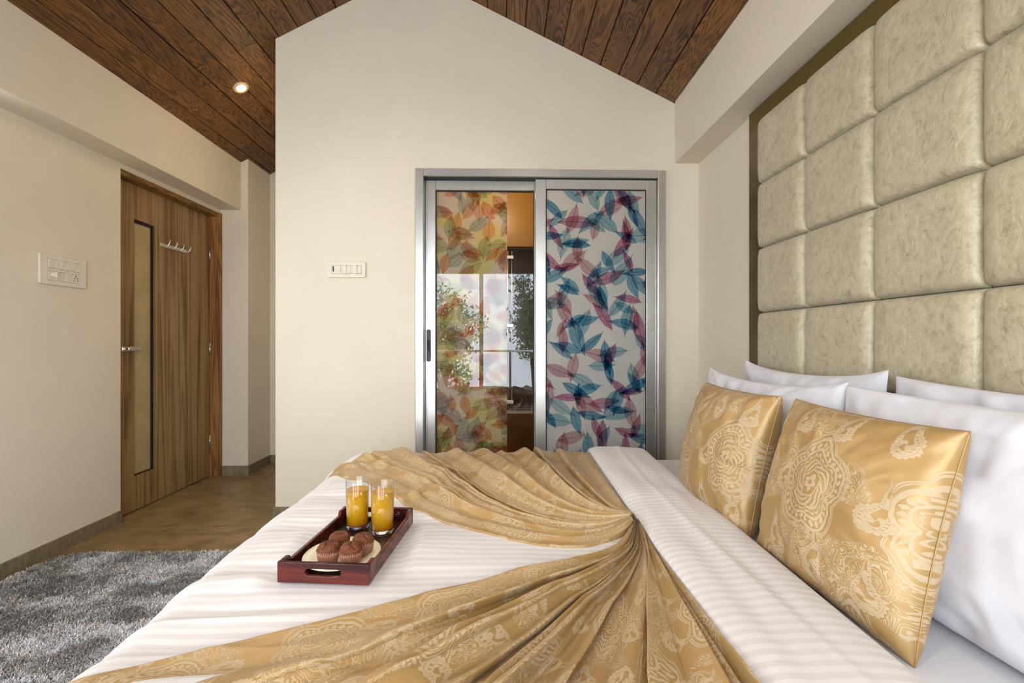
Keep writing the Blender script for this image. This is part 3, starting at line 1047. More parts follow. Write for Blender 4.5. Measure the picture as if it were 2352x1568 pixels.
# ------------------------------------------------------------------ ceiling lights
def downlight(x, y, label, power):
    s = SL if x < RX else -SR
    z = roof(x)
    nrm = Vector((s, 0, -1)).normalized()
    xa = Vector((0, 1, 0)); ya = nrm.cross(xa)
    t = thing('downlight', label, 'ceiling light', group='ceiling downlights')
    frame_at(t, Vector((x, y, z)) + nrm * 0.0035, xa, ya, nrm)
    link('bezel', lathe('bezel', [(0.028, -0.01), (0.030, 0.004), (0.036, 0.007), (0.045, 0.006), (0.049, 0.001), (0.049, -0.003)], 40), 'lamp_ring', t)
    link('lens', lathe('lens', [(0, 0.0035), (0.022, 0.003), (0.0295, 0.0005), (0.0295, -0.004), (0, -0.004)], 32), 'lamp', t)
    d = bpy.data.lights.new('downlight_beam', 'SPOT')
    d.energy = power; d.color = (1.0, 0.87, 0.70); d.spot_size = R(130); d.spot_blend = 0.8; d.shadow_soft_size = 0.03
    lo = bpy.data.objects.new('downlight_beam', d); COL.objects.link(lo)
    lo.parent = t; lo.location = (0, 0, 0.012); lo.rotation_euler = (math.pi, 0, 0)


downlight(-1.700, 3.02, 'lit round downlight in the wooden ceiling over the passage', 45)
downlight(-1.700, 0.60, 'added unseen fill downlight in the left slope above the rug', 22)  # this and the next four: fill lamps added out of view to brighten the room
downlight(-1.250, -0.45, 'added unseen fill downlight in the left slope by the balcony window', 22)
downlight(0.30, 1.65, 'added unseen fill downlight in the right slope over the pillows', 26)
downlight(-1.300, 1.75, 'added unseen fill downlight in the left slope over the bed foot', 20)
downlight(0.45, 0.45, 'added unseen fill downlight in the right slope above the bed', 22)
wl_ = bpy.data.lights.new('washroom_fill', 'POINT'); wl_.energy = 6; wl_.color = (1.0, 0.78, 0.48); wl_.shadow_soft_size = 0.06  # fill light added to brighten the washroom behind the glass
wo = bpy.data.objects.new('washroom_fill', wl_); wo.location = (0.0, 3.45, 2.23); COL.objects.link(wo)
bl = thing('washroom_fill_globe', 'added round lamp body for the unseen washroom fill light', 'ceiling light', (0.0, 3.45, 2.5))  # glowing lamp body added out of view above the fill light
link('rose', lathe('rose', [(0, 0), (0.06, 0), (0.06, -0.02), (0, -0.02)], 24), 'ceramic', bl)
link('stem', lathe('stem', [(0.012, -0.02), (0.012, -0.09)], 12), 'chrome', bl)
link('globe', lathe('globe', [(0, -0.19)] + [(0.05 * math.sin(R(k * 15)), -0.14 - 0.05 * math.cos(R(k * 15))) for k in range(1, 12)] + [(0, -0.09)], 24), 'lamp', bl)

# ------------------------------------------------------------------ headboard
HB = thing('headboard', 'tall padded headboard of pearl beige quilted squares', 'headboard', (1.215, 1.07, 0))
box('backboard', (1.20 - 1.215, -0.02 - 1.07, 0.0), (XR - 0.001 - 1.215, 2.172 - 1.07, 2.176), 'board', HB, 0.002)['label'] = 'glossy olive brown backing board'
PC, PRW = 0.3195, 0.2885
N = 41
a = np.linspace(-1, 1, N)
A, B = np.meshgrid(a, a, indexing='ij')
hgt = 0.026 + 0.030 * np.clip((1 - np.abs(A) ** 8), 0, 1) ** 0.5 * np.clip((1 - np.abs(B) ** 8), 0, 1) ** 0.5
hgt += 0.004 * vnoise(A * 2.1 + 9, B * 2.1, 3) * (1 - A ** 2) * (1 - B ** 2)
edge = (np.abs(A) > 0.999) | (np.abs(B) > 0.999)
hgt[edge] = 0.014
pad = np_mesh('pad', np.stack([-hgt.ravel(), A.ravel() * (PC / 2 - 0.0006), B.ravel() * (PRW / 2 - 0.0006)], 1), grid_faces(N, N))
pad.shade_smooth(); pad.materials.append(M['leather'])
pad.flip_normals()
for c_ in range(6):
    for r_ in range(6):
        p = bpy.data.objects.new('pad', pad); COL.objects.link(p); p.parent = HB
        p.location = (1.20 - 1.215, 2.028 - PC * (c_ + 0.5) - 1.07, 2.076 - PRW * (r_ + 0.5))

# ------------------------------------------------------------------ bed
BX0, BX1, BY0, BYE = -0.69, 1.13, 0.33, 2.25
BD = thing('bed', 'wide double bed with white mattress below the padded headboard', 'bed', (0.22, 1.29, 0))


def bbx(name, lo, hi, mat, bev, seg=2):
    l = BD.location
    return box(name, Vector(lo) - l, Vector(hi) - l, mat, BD, bev, seg)


bbx('bed_base', (BX0 + 0.02, BY0 + 0.02, 0.08), (BX1, BYE - 0.02, 0.27), 'bed_base', 0.008)
for x in (BX0 + 0.08, BX1 - 0.14):
    for y in (BY0 + 0.08, BYE - 0.14):
        bbx('leg', (x, y, 0), (x + 0.06, y + 0.06, 0.082), 'bed_base', 0.004)
mt = bbx('mattress', (BX0, BY0, 0.271), (BX1, BYE, 0.500), 'sheet', 0.045, 5)
mt.data.shade_smooth()

# duvet: a flat sheet (u, v) wrapped over the bed edges
DX0, DY0, DY1, RHO, ZT = -0.655, 0.40, 2.215, 0.115, 0.530


def bend(t, lo, hi, rho=RHO):
    t = np.asarray(t, float)
    s = np.where(t > hi, t - hi, np.where(t < lo, lo - t, 0.0))
    sg = np.where(t > hi, 1.0, np.where(t < lo, -1.0, 0.0))
    am = R(84)
    an = np.minimum(s / rho, am)
    ex = np.maximum(s - rho * am, 0)
    run = rho * np.sin(an) + ex * math.cos(am)
    drop = rho * (1 - np.cos(an)) + ex * math.sin(am)
    return np.clip(t, lo, hi) + sg * run, drop, sg * an


def wrap(u, v, h, z0=ZT):
    x, dx, ax = bend(u, DX0, 9.0)
    y, dy, ay = bend(v, DY0, DY1)
    nx, ny, nz = np.sin(ax) * np.cos(ay), np.sin(ay) * np.cos(ax), np.cos(ax) * np.cos(ay) + 1e-3
    ln = np.sqrt(nx ** 2 + ny ** 2 + nz ** 2)
    drop = np.minimum(np.maximum(dx, dy) + 0.35 * np.minimum(dx, dy), 0.46)
    return np.stack([x + nx / ln * h, y + ny / ln * h, z0 - drop + nz / ln * h], -1)


TRAY = Vector((-0.386, 1.213, 0))


def duvet_h(u, v):
    foot = sstep(-u, -0.15, 0.55)
    w = vnoise(u / 0.42 + 0.35 * v, v / 0.060 + 0.8 * vnoise(u * 3, v * 3, 5), 11) * 0.030 * (0.10 + 0.90 * foot) * (1 - 0.6 * sstep(-u, 0.56, 0.70))
    w += (0.5 - np.abs(vnoise(u / 0.30 + 4, v / 0.10 - 0.5 * u, 23)) * 2) * 0.014 * (0.1 + 0.9 * foot) * (1 - 0.6 * sstep(-u, 0.56, 0.70))
    w += vnoise(u / 0.35 + 7, v / 0.3, 2) * 0.014
    d = np.maximum(np.abs(u - TRAY.x) - 0.122, np.abs(v - TRAY.y) - 0.192)
    w *= sstep(d, 0.0, 0.06)
    w *= 1 - 0.85 * sstep(u, 0.05, 0.3)
    return w


us = np.linspace(-1.10, 0.52, 400); vs_ = np.linspace(0.0, 2.64, 520)
U, Vv = np.meshgrid(us, vs_, indexing='ij')
hang = np.maximum(np.maximum(DX0 - U, 0), np.maximum(np.maximum(DY0 - Vv, 0), np.maximum(Vv - DY1, 0)))
H = duvet_h(U, Vv) + 0.010 * np.sin((U + Vv) * 26) * sstep(hang, 0.10, 0.4)
P3 = wrap(U, Vv, H)
me = np_mesh('duvet', P3.reshape(-1, 3), grid_faces(len(us), len(vs_)), np.stack([U.ravel(), Vv.ravel()], 1))
me.shade_smooth()
DV = link('duvet', me, 'duvet')
tag(DV, 'white satin-striped duvet spread over the bed', 'duvet')

# turned-back band of the duvet
prof = [(0.000, -0.004), (-0.012, 0.003), (-0.017, 0.014), (-0.012, 0.026), (0.004, 0.033), (0.03, 0.035), (0.08, 0.034), (0.14, 0.031), (0.19, 0.028), (0.225, 0.022), (0.243, 0.008), (0.250, -0.012), (0.252, -0.034)]
pp = np.array(prof)
tt = np.linspace(0, len(prof) - 1, 90)
px_ = np.interp(tt, range(len(prof)), pp[:, 0]); pz_ = np.interp(tt, range(len(prof)), pp[:, 1])
for _ in range(4):
    px_[1:-1] = (px_[:-2] + 2 * px_[1:-1] + px_[2:]) / 4; pz_[1:-1] = (pz_[:-2] + 2 * pz_[1:-1] + pz_[2:]) / 4
arc = np.concatenate([[0], np.cumsum(np.hypot(np.diff(px_), np.diff(pz_)))])
vv = np.linspace(0.0, 2.62, 420)
px_ = np.where(px_ > 0.1, px_ + 0.028 * sstep(px_, 0.1, 0.22), px_)
PX, VV = np.meshgrid(px_, vv, indexing='ij'); PZ, _ = np.meshgrid(pz_, vv, indexing='ij'); AR, _ = np.meshgrid(arc, vv, indexing='ij')
UU = 0.424 + (VV - 1.36) * 0.030 + PX + 0.010 * vnoise(VV / 0.4, PX * 0 + 1.0, 8) * (0.4 + 0.6 * sstep(PX, 0.1, 0.25))
top = sstep(PZ, 0.018, 0.03)
HH = PZ + top * (0.010 * vnoise(VV / 0.16 + 3 * PX, PX / 0.16, 31) + 0.006 * vnoise(VV / 0.5 + 9, PX / 0.04, 37))
crs = np.abs(PX - (0.135 + 0.03 * np.sin(VV * 2.2 + 1)))
HH += top * (0.0035 * np.exp(-(crs / 0.010) ** 2))
me = np_mesh('turned_back_band', wrap(UU, VV, HH).reshape(-1, 3), grid_faces(len(px_), len(vv)), np.stack([AR.ravel(), VV.ravel()], 1))
me.shade_smooth()
bd = link('turned_back_band', me, 'duvet', DV)
bd['label'] = 'folded back white striped edge of the duvet'

# ------------------------------------------------------------------ gold throw gathered to one point
GP = np.array([0.402, 1.335])


def fan(name, ts, heights, edge_r, edge_th, th1, rfun, seed, cloth, nt=620, nr=270, parent=None, flip=False):
    ts = np.array([-0.02] + list(ts) + [1.02])
    t = np.linspace(0, 1, nt)
    s = np.linspace(0.0, 1, nr) ** 1.15
    T, Sx = np.meshgrid(t, s, indexing='ij')
    the_out = edge_th[-1]
    Rm = rfun(np.radians(the_out + (th1 - the_out) * t))
    RR = 0.020 + Sx * Rm[:, None]
    the = np.interp(RR, edge_r, edge_th)
    wob = 0.020 * vnoise(RR * 4.0 + seed, T * 6, seed + 1) * sstep(RR, 0.1, 0.4)
    Tw = np.clip(T + wob * np.sin(np.pi * T), 0, 1)
    k = np.clip(np.searchsorted(ts, Tw.ravel(), side='right') - 1, 0, len(ts) - 2).reshape(Tw.shape)
    ph = (Tw - ts[k]) / (ts[k + 1] - ts[k])
    hg = np.array(heights)[np.clip(k, 0, len(heights) - 1)]
    wid = RR * (ts[k + 1] - ts[k]) * np.radians(abs(th1 - the_out))
    soft = sstep(RR, 0.25, 1.1)
    # each pleat: a slack flat strip, then a roll that falls steeply into a crease
    rk = np.random.RandomState(seed)
    wr_ = rk.uniform(0.50, 0.90, len(ts))[k]; flipk = (rk.rand(len(ts)) < 0.35)[k]
    q = np.where(flipk, 1 - ph, ph)
    q0 = 1 - wr_ * (1 - 0.15 * soft)
    roll = np.sin(np.pi * np.clip((q - q0) / (1 - q0), 0, 1) ** 1.25) ** (0.70 + 0.25 * soft)
    slack = 0.28 * np.sin(np.pi * np.clip(q / 0.98, 0, 1)) ** 0.8
    prof = np.maximum(roll, slack) * 0.6 + (roll + slack) * 0.3
    amp = np.minimum(0.85 * wid + 0.010 * np.exp(-(RR / 0.22) ** 2), hg * (0.60 + 0.55 * np.exp(-((RR - 0.40) / 0.35) ** 2)))
    # secondary pleats near the gathering point
    fr = np.sin(ph * np.pi * 3) ** 2 * 0.22 * amp * np.exp(-(RR / 0.45) ** 2)
    ridge = amp * prof - fr * prof
    # small drag lines
    ridge += 0.0035 * vnoise(Tw * 46 + seed, RR * 2.2 + 3 * Tw, seed + 3) * sstep(RR, 0.1, 0.3)
    ridge += 0.010 * (vnoise(RR * 6 + 5, Tw * 9, seed + 4)) * sstep(RR, 0.2, 0.6) * np.sin(np.pi * np.clip(ph, 0, 1))
    lift = 0.024 * np.exp(-(RR / 0.09) ** 2)
    rim = np.minimum(np.minimum(T * nt / 7.0, 1.0), (1 - Sx) * nr / 4.0)
    rim = np.clip(rim, 0, 1)
    th = np.radians(the + (th1 - the) * T)
    # rolls lean over sideways
    lean = np.minimum(0.75 * amp * roll, 0.6 * wid) * np.where(flipk, -1.0, 1.0) * (-1 if th1 > the_out else 1) * rim * sstep(1 - T, 0.0, 0.07)
    u = GP[0] + RR * np.cos(th) + lean * np.sin(th)
    v = GP[1] + RR * np.sin(th) - lean * np.cos(th)
    h = duvet_h(u, v) * 0.7 + 0.004 + lift + np.maximum(ridge, -0.001)
    h = h * rim + (duvet_h(u, v) - 0.003) * (1 - rim)
    tuck = sstep(u, 0.395, 0.42)
    h = h * (1 - 0.75 * tuck)
    # cloth coordinates (the weave is gathered towards the point)
    uv = np.stack([RR.ravel(), (T * cloth).ravel() + 0.02 * ph.ravel()], 1)
    me = np_mesh(name, wrap(u, v, h).reshape(-1, 3), grid_faces(nt, nr, flip), uv)
    me.shade_smooth()
    return link(name, me, 'brocade', parent)


def r_near(th):
    c, s_ = np.cos(th), np.sin(th)
    a = (GP[0] + 1.02) / np.maximum(-c, 1e-3)
    b = (GP[1] - 0.03) / np.maximum(-s_, 1e-3)
    return np.minimum(np.minimum(a, b), 1.62)


def r_far(th):
    c, s_ = np.cos(th), np.sin(th)
    # hem line from (-.705,1.974) to (-.61,2.22), then the hanging side
    p, q = np.array([-0.712, 1.960]), np.array([-0.600, 2.225])
    d = q - p
    nrm = np.array([d[1], -d[0]]); nrm = nrm / np.linalg.norm(nrm)
    den = nrm[0] * c + nrm[1] * s_
    num = nrm @ (p - GP)
    rr = np.where(np.abs(den) > 1e-4, num / np.where(np.abs(den) < 1e-4, 1e-4, den), 9)
    rr = np.where(rr <= 0, 9, rr)
    b = (2.56 - GP[1]) / np.maximum(s_, 1e-3)
    return np.minimum(np.minimum(rr, b), 1.7)


TH = thing('gold_throw', 'gold paisley brocade throw gathered into a fan on the bed', 'throw', (float(GP[0]), float(GP[1]), ZT))
n_f = fan('near_fan', (0.09, 0.165, 0.205, 0.28, 0.345, 0.39, 0.455, 0.50, 0.56, 0.745, 0.778, 0.85, 0.912, 0.955),
          (0.012, 0.036, 0.026, 0.050, 0.046, 0.030, 0.048, 0.034, 0.050, 0.016, 0.034, 0.046, 0.054, 0.032, 0.046),
          [0.0, 0.16, 0.30, 0.45, 0.67, 0.98, 1.3], [244, 238, 226, 217, 212.5, 209.3, 208.5], 268.6, r_near, 3, 1.75, parent=TH)
f_f = fan('far_fan', (0.10, 0.16, 0.20, 0.27, 0.34, 0.38, 0.47, 0.57, 0.62, 0.72, 0.77, 0.86, 0.93), (0.014, 0.034, 0.026, 0.044, 0.048, 0.026, 0.046, 0.050, 0.028, 0.048, 0.028, 0.042, 0.030, 0.014),
          [0.0, 0.21, 0.43, 0.60, 0.79, 1.0, 1.21, 1.4], [232, 216, 188.5, 174, 161.5, 156, 153, 151.5], 88.0, r_far, 17, 1.75, parent=TH, flip=True)
for o in (n_f, f_f):
    o.matrix_parent_inverse = Matrix.Translation((-GP[0], -GP[1], -ZT))


# ------------------------------------------------------------------ pillows and cushions
def pillow_mesh(name, w, h, t, seed, n=90, pinch=0.05, wr=0.006, uvs=1.0, sharp=0.55, sag=0.0, ear=0.0):
    a = np.linspace(-1, 1, n)
    a = np.sign(a) * (1 - (1 - np.abs(a)) ** 1.3)
    A, B = np.meshgrid(a, a, indexing='ij')
    x = A * w / 2 * (1 - pinch * (1 - B ** 2) * np.abs(A) ** 2)
    y = B * h / 2 * (1 - pinch * (1 - A ** 2) * np.abs(B) ** 2)
    y = y - sag * (1 - A ** 2) * sstep(B, 0.0, 1.0)
    y = y + ear * (np.abs(A) ** 6) * sstep(B, 0.4, 1.0)
    k = np.clip((1 - A ** 2) * (1 - B ** 2), 0, 1) ** sharp
    side = []
    for sg in (1, -1):
        wn_ = wr * (vnoise(A * 3 + seed, B * 2.2, seed) + 0.6 * vnoise(A * 7 + seed, B * 6, seed + 2)) * k ** 0.4
        # drag lines from the corners and the seams
        edge = np.maximum(np.abs(A), np.abs(B))
        wn_ += wr * 0.8 * vnoise(np.arctan2(B, A) * 9 + seed, edge * 2, seed + 5) * sstep(edge, 0.35, 0.8) * (1 - sstep(edge, 0.93, 1.0))
        z = sg * (t / 2 * k + wn_)
        side.append(np.stack([x, y, z], -1).reshape(-1, 3))
    F1 = grid_faces(n, n)
    F2 = grid_faces(n, n, True) + n * n
    uv = np.stack([x.ravel() + 0.37 * seed, y.ravel() + 0.21 * seed], 1) * uvs
    me = np_mesh(name, np.concatenate(side), np.concatenate([F1, F2]), np.concatenate([uv, uv]))
    bm = bmesh.new(); bm.from_mesh(me)
    bmesh.ops.remove_doubles(bm, verts=bm.verts, dist=1e-5)
    bmesh.ops.recalc_face_normals(bm, faces=bm.faces)
    bm.to_mesh(me); bm.free()
    me.shade_smooth()
    return me


def stand(o, cx, cy, z0, hlen, lean, yaw=0.0, roll=0.0):
    """stand a pillow on its long edge: local x along +Y reversed, y up and leaning to +X"""
    lean, yaw = R(lean), R(yaw)
    b = Vector((math.sin(lean), 0, math.cos(lean)))
    n_ = Vector((-math.cos(lean), 0, math.sin(lean)))
    a_ = b.cross(n_)
    rot = Matrix.Rotation(yaw, 4, 'Z')
    m = Matrix(((a_.x, b.x, n_.x, 0), (a_.y, b.y, n_.y, 0), (a_.z, b.z, n_.z, 0), (0, 0, 0, 1)))
    o.matrix_world = Matrix.Translation((cx, cy, z0)) @ rot @ m @ Matrix.Rotation(R(roll), 4, 'Z') @ Matrix.Translation((0, hlen / 2, 0))


def cushion(label, cx, cy, seed, lean, yaw, roll=0.0, w=0.462, h=0.43):
    t = thing('cushion', label, 'cushion', group='gold brocade cushions')
    me = pillow_mesh('cover', w, h, 0.19, seed, 100, 0.05, 0.010, sharp=0.42)
    c = link('cover', me, 'brocade', t)
    # stitched seam running round the rim
    pts = []
    for k in range(161):
        s_ = k / 160 * 4
        e, f = int(s_) % 4, s_ % 1 * 2 - 1
        A, B = ((f, -1), (1, f), (-f, 1), (-1, -f))[e]
        pts.append((A * w / 2 * (1 - 0.045 * (1 - B * B) * A * A), B * h / 2 * (1 - 0.045 * (1 - A * A) * B * B), 0))
    link('seam', tube('seam', pts, 0.0014, 6), 'brocade', t)
    stand(t, cx, cy, 0.502, h, lean, yaw, roll)
    return t


cushion('gold paisley brocade cushion nearest the camera, larger in view', 0.728, 1.020, 2, 14, 1.5, 0.0)
cushion('gold paisley brocade cushion farther away, nearer the sliding door', 0.708, 1.520, 5, 13, 1.0, 0.0)


def pillow(label, cx, cy, w, h, t, seed, lean, yaw, z0=0.502, **kw):
    me = pillow_mesh('pillow', w, h, t, seed, 100, 0.03, 0.018, **kw)
    o = link('pillow', me, 'pillow')
    tag(o, label, 'pillow', 'white bed pillows')
    stand(o, cx, cy, z0, h, lean, yaw)


pillow('white front pillow behind the farther gold cushion', 0.892, 1.578, 0.735, 0.46, 0.14, 3, 4, 3, sag=0.02, ear=0.01, sharp=0.42)
pillow('white front pillow behind the nearest gold cushion', 0.905, 0.832, 0.755, 0.46, 0.145, 8, 4, 0, sag=0.0, ear=0.0, sharp=0.42)
pillow('white rear pillow against the headboard near the gable wall', 1.042, 1.590, 0.715, 0.49, 0.11, 13, 3, 1, sag=0.02, ear=0.012, sharp=0.42)
pillow('white rear pillow against the headboard at the photo edge', 1.050, 0.845, 0.735, 0.485, 0.11, 21, 3, 0, sag=0.01, ear=0.0, sharp=0.42)

# ------------------------------------------------------------------ breakfast tray
TZ = 0.5335
TR = thing('serving_tray', 'dark red mahogany serving tray with handle slots on the duvet', 'tray', (TRAY.x, TRAY.y, TZ), (0, 0, R(-5.0)))
TW, TL, THt = 0.212, 0.355, 0.046
box('tray_floor', (-TW / 2 + 0.009, -TL / 2 + 0.009, 0.001), (TW / 2 - 0.009, TL / 2 - 0.009, 0.008), 'tray_in', TR)
for sg in (-1, 1):
    me = shape2d('end_panel', [(-TW / 2, 0), (TW / 2, 0), (TW / 2, THt), (-TW / 2, THt)], [rrect(-0.042, 0.0165, 0.042, 0.0325, 0.0079, 6)[::-1]], 0.010, 0.0012)
    o = link('end_panel', me, 'tray', TR)
    me.transform(Matrix(((1, 0, 0, 0), (0, 0, -1, sg * (TL / 2 - 0.005) + 0.005), (0, 1, 0, 0), (0, 0, 0, 1))))
    hl = TL / 2 - 0.010
    lowz = THt - 0.013
    pts = [(-hl, 0), (hl, 0), (hl, THt)]
    def scurve(x0, x1, z0, z1, n=7):
        return [(x0 + (x1 - x0) * k / n, z0 + (z1 - z0) * (0.5 - 0.5 * math.cos(math.pi * k / n))) for k in range(n + 1)]
    pts += scurve(hl - 0.026, hl - 0.038, THt, lowz) + scurve(-hl + 0.038, -hl + 0.026, lowz, THt) + [(-hl, THt)]
    me = shape2d('side_panel', pts, [], 0.009, 0.0012)
    link('side_panel', me, 'tray', TR)
    me.transform(Matrix(((0, 0, 1, sg * (TW / 2 - 0.0045) - 0.0045), (1, 0, 0, 0), (0, 1, 0, 0), (0, 0, 0, 1))))


def on_tray(x, y):
    p = Matrix.Rotation(R(-5.0), 3, 'Z') @ Vector((x, y, 0))
    return (TRAY.x + p.x, TRAY.y + p.y, TZ + 0.0085)


# plate
PLC = (0.002, -0.078)
pl = link('plate', lathe('plate', [(0, 0.0), (0.045, 0.0), (0.048, 0.002), (0.070, 0.010), (0.089, 0.0150), (0.0920, 0.0163), (0.0905, 0.0177), (0.070, 0.0135), (0.050, 0.0055), (0.046, 0.0045), (0, 0.0045)], 64), 'ceramic')
pl.location = on_tray(*PLC)
tag(pl, 'round cream plate under the muffins on the tray', 'plate')


def muffin(label, x, y, seed, s=1.0, dz=0.0055):
    px, py, pz = on_tray(x, y)
    t = thing('muffin', label, 'muffin', (px, py, pz + dz), (R(2.0 * math.sin(seed * 7)), R(2.0 * math.cos(seed * 5)), seed * 1.3), group='chocolate muffins on the plate')
    t.scale = (s, s, s * 0.94)
    rib = lambda i, a: 1 + (0.045 * math.cos(a * 30) + 0.01 * math.sin(a * 5 + seed)) * (1 if i > 1 else 0.3)
    link('paper_case', lathe('paper_case', [(0, 0.0), (0.0185, 0.0), (0.0195, 0.001), (0.0215, 0.012), (0.0238, 0.025), (0.0260, 0.039), (0.0252, 0.0392), (0.022, 0.025), (0.020, 0.012)], 170, rib), 'paper', t)
    nu, nv = 72, 28
    th = np.linspace(0, 2 * np.pi, nu + 1); ph = np.linspace(-0.35, np.pi / 2, nv)
    TH_, PH = np.meshgrid(th, ph, indexing='ij')
    rr = 0.0262 * np.clip(np.cos(PH), 0, 1) ** 0.62
    zz = 0.038 + np.where(PH > 0, 0.0180 * np.sin(PH), 0.012 * np.sin(PH))
    X, Y = rr * np.cos(TH_), rr * np.sin(TH_)
    bumpy = 0.0032 * vnoise(X / 0.010 + seed * 3, Y / 0.010, seed) + 0.0016 * vnoise(X / 0.0035, Y / 0.0035 + seed, seed + 9)
    crack = np.abs(Y - 0.004 * np.sin(X / 0.006 + seed) - 0.002)
    bumpy -= 0.0045 * np.exp(-(crack / 0.0016) ** 2) * sstep(PH, 0.45, 0.9)
    ln = np.sqrt(X ** 2 + Y ** 2 + (zz - 0.028) ** 2)
    wgt = sstep(PH, -0.2, 0.15)
    X, Y, zz = X * (1 + bumpy * wgt / ln), Y * (1 + bumpy * wgt / ln), zz + bumpy * wgt
    me = np_mesh('sponge_top', np.stack([X, Y, zz], -1).reshape(-1, 3), grid_faces(nu + 1, nv))
    me.shade_smooth()
    link('sponge_top', me, 'muffin', t)


muffin('chocolate muffin at the front left of the plate', -0.017, -0.116, 1)
muffin('chocolate muffin at the front right of the plate, with a split crown', 0.040, -0.117, 4)
muffin('chocolate muffin at the back left of the plate', -0.017, -0.054, 7, 0.97)
muffin('chocolate muffin at the back right, nearest the second glass', 0.048, -0.063, 9, 1.0)


def tumbler(label, x, y, fill):
    px, py, pz = on_tray(x, y)
    t = thing('juice_glass', label, 'glass', (px, py, pz), (0, 0, 0), group='glasses of orange juice')
    link('tumbler', lathe('tumbler', [(0.0306, 0.0140), (0.0325, 0.139), (0.0322, 0.1398), (0.0316, 0.139), (0.0298, 0.0140)], 64), 'thin_glass', t)
    b = link('glass_base', lathe('glass_base', [(0, 0.0), (0.0285, 0.0), (0.0303, 0.0015), (0.0306, 0.006), (0.0306, 0.0139), (0.0298, 0.0136), (0.026, 0.0120), (0, 0.0115)], 64), 'glass', t)
    b['label'] = 'thick clear glass bottom'
    r = lambda z: 0.0298 + (0.0316 - 0.0298) * (z - 0.014) / 0.125 - 0.0002
    top = 0.139 * fill
    me = lathe('juice', [(0, 0.0118), (0.0255, 0.0123), (r(0.0145), 0.0142), (r(top), top), (r(top) - 0.0012, top - 0.0006), (0, top - 0.0008)], 64)
    link('juice', me, 'juice', t)


tumbler('tall glass of orange juice, the left one on the tray', -0.038, 0.112, 0.80)
tumbler('tall glass of orange juice, the right one on the tray', 0.045, 0.086, 0.83)

# ------------------------------------------------------------------ shag rug
RG = thing('shag_rug', 'grey shaggy rug on the floor at the foot of the bed', 'rug', (-1.35, 1.3, 0))
rx0, rx1, ry0, ry1 = -2.215, -0.66, 0.45, 2.350
bmk = shape2d('backing', rrect(rx0 + 1.35, ry0 - 1.3, rx1 + 1.35, ry1 - 1.3, 0.06), [], 0.010, 0.001)
bmk.transform(Matrix.Translation((0, 0, 0.001)))
link('backing', bmk, 'backing', RG)
rs = np.random.RandomState(4)
n1, n2 = 190000, 9000
X = np.concatenate([rs.uniform(rx0 + 0.012, rx1, n1), rs.uniform(rx0 + 0.012, rx1, n2)])
Y = np.concatenate([rs.uniform(1.15, ry1 - 0.012, n1), rs.uniform(ry0, 1.15, n2)])
ok = ~((X < rx0 + 0.16) & (Y > ry1 - 0.16) & (np.hypot(X - rx0 - 0.16, Y - ry1 + 0.16) > 0.15))
X, Y = X[ok], Y[ok]
n = len(X)
az = rs.uniform(0, 2 * np.pi, n)
cl = vnoise(X / 0.035, Y / 0.035, 6) * 4.0
az = az * 1.0 + cl * 2.2
ln_ = rs.uniform(0.014, 0.027, n) * (1 + 0.8 * vnoise(X / 0.05, Y / 0.05, 9))
lean = rs.uniform(0.25, 0.95, n)
wd = rs.uniform(0.0010, 0.0020, n) * np.where(Y < 1.15, 4.0, 1.0)
dirx, diry = np.cos(az), np.sin(az)
sx, sy = -diry * wd, dirx * wd
V = np.zeros((n, 6, 3)); lev = (0.0, 0.6, 1.0)
for i, q in enumerate(lev):
    cx = X + dirx * ln_ * np.sin(lean) * q ** 1.4 - 0.0
    cy_ = Y + diry * ln_ * np.sin(lean) * q ** 1.4
    cz = 0.010 + ln_ * np.cos(lean * 0.9) * (q - 0.35 * q * q)
    ww = (1.0, 0.95, 0.45)[i]
    V[:, 2 * i, 0], V[:, 2 * i, 1], V[:, 2 * i, 2] = cx - sx * ww, cy_ - sy * ww, cz
    V[:, 2 * i + 1, 0], V[:, 2 * i + 1, 1], V[:, 2 * i + 1, 2] = cx + sx * ww, cy_ + sy * ww, cz
V[:, :, 0] = np.clip(V[:, :, 0], XL + 0.014, None)
base = (np.arange(n) * 6)[:, None]
F = np.concatenate([base + np.array([0, 1, 3, 2]), base + np.array([2, 3, 5, 4])])
tone = 0.5 + 1.1 * vnoise(X / 0.13, Y / 0.09, 14) + 0.5 * vnoise(X / 0.03, Y / 0.03, 15) + rs.normal(0, 0.26, n)
tone = np.clip(tone, 0, 1)[:, None]
dark = np.array([0.085, 0.075, 0.068]); midc = np.array([0.33, 0.31, 0.295]); lit = np.array([0.66, 0.665, 0.70])
colr = np.where(tone < 0.5, dark + (midc - dark) * tone * 2, midc + (lit - midc) * (tone - 0.5) * 2)
brown = (rs.rand(n) < 0.12)[:, None]
colr = np.where(brown, colr * np.array([1.15, 0.92, 0.72]), colr)
C4 = np.concatenate([colr, np.ones((n, 1))], 1)
C4 = np.repeat(C4[:, None, :], 6, 1).reshape(-1, 4)
Vl = V.reshape(-1, 3) - np.array([-1.35, 1.3, 0])
me = np_mesh('pile', Vl, F, None, C4)
po = link('pile', me, 'pile', RG)
tag(po, kind='stuff')

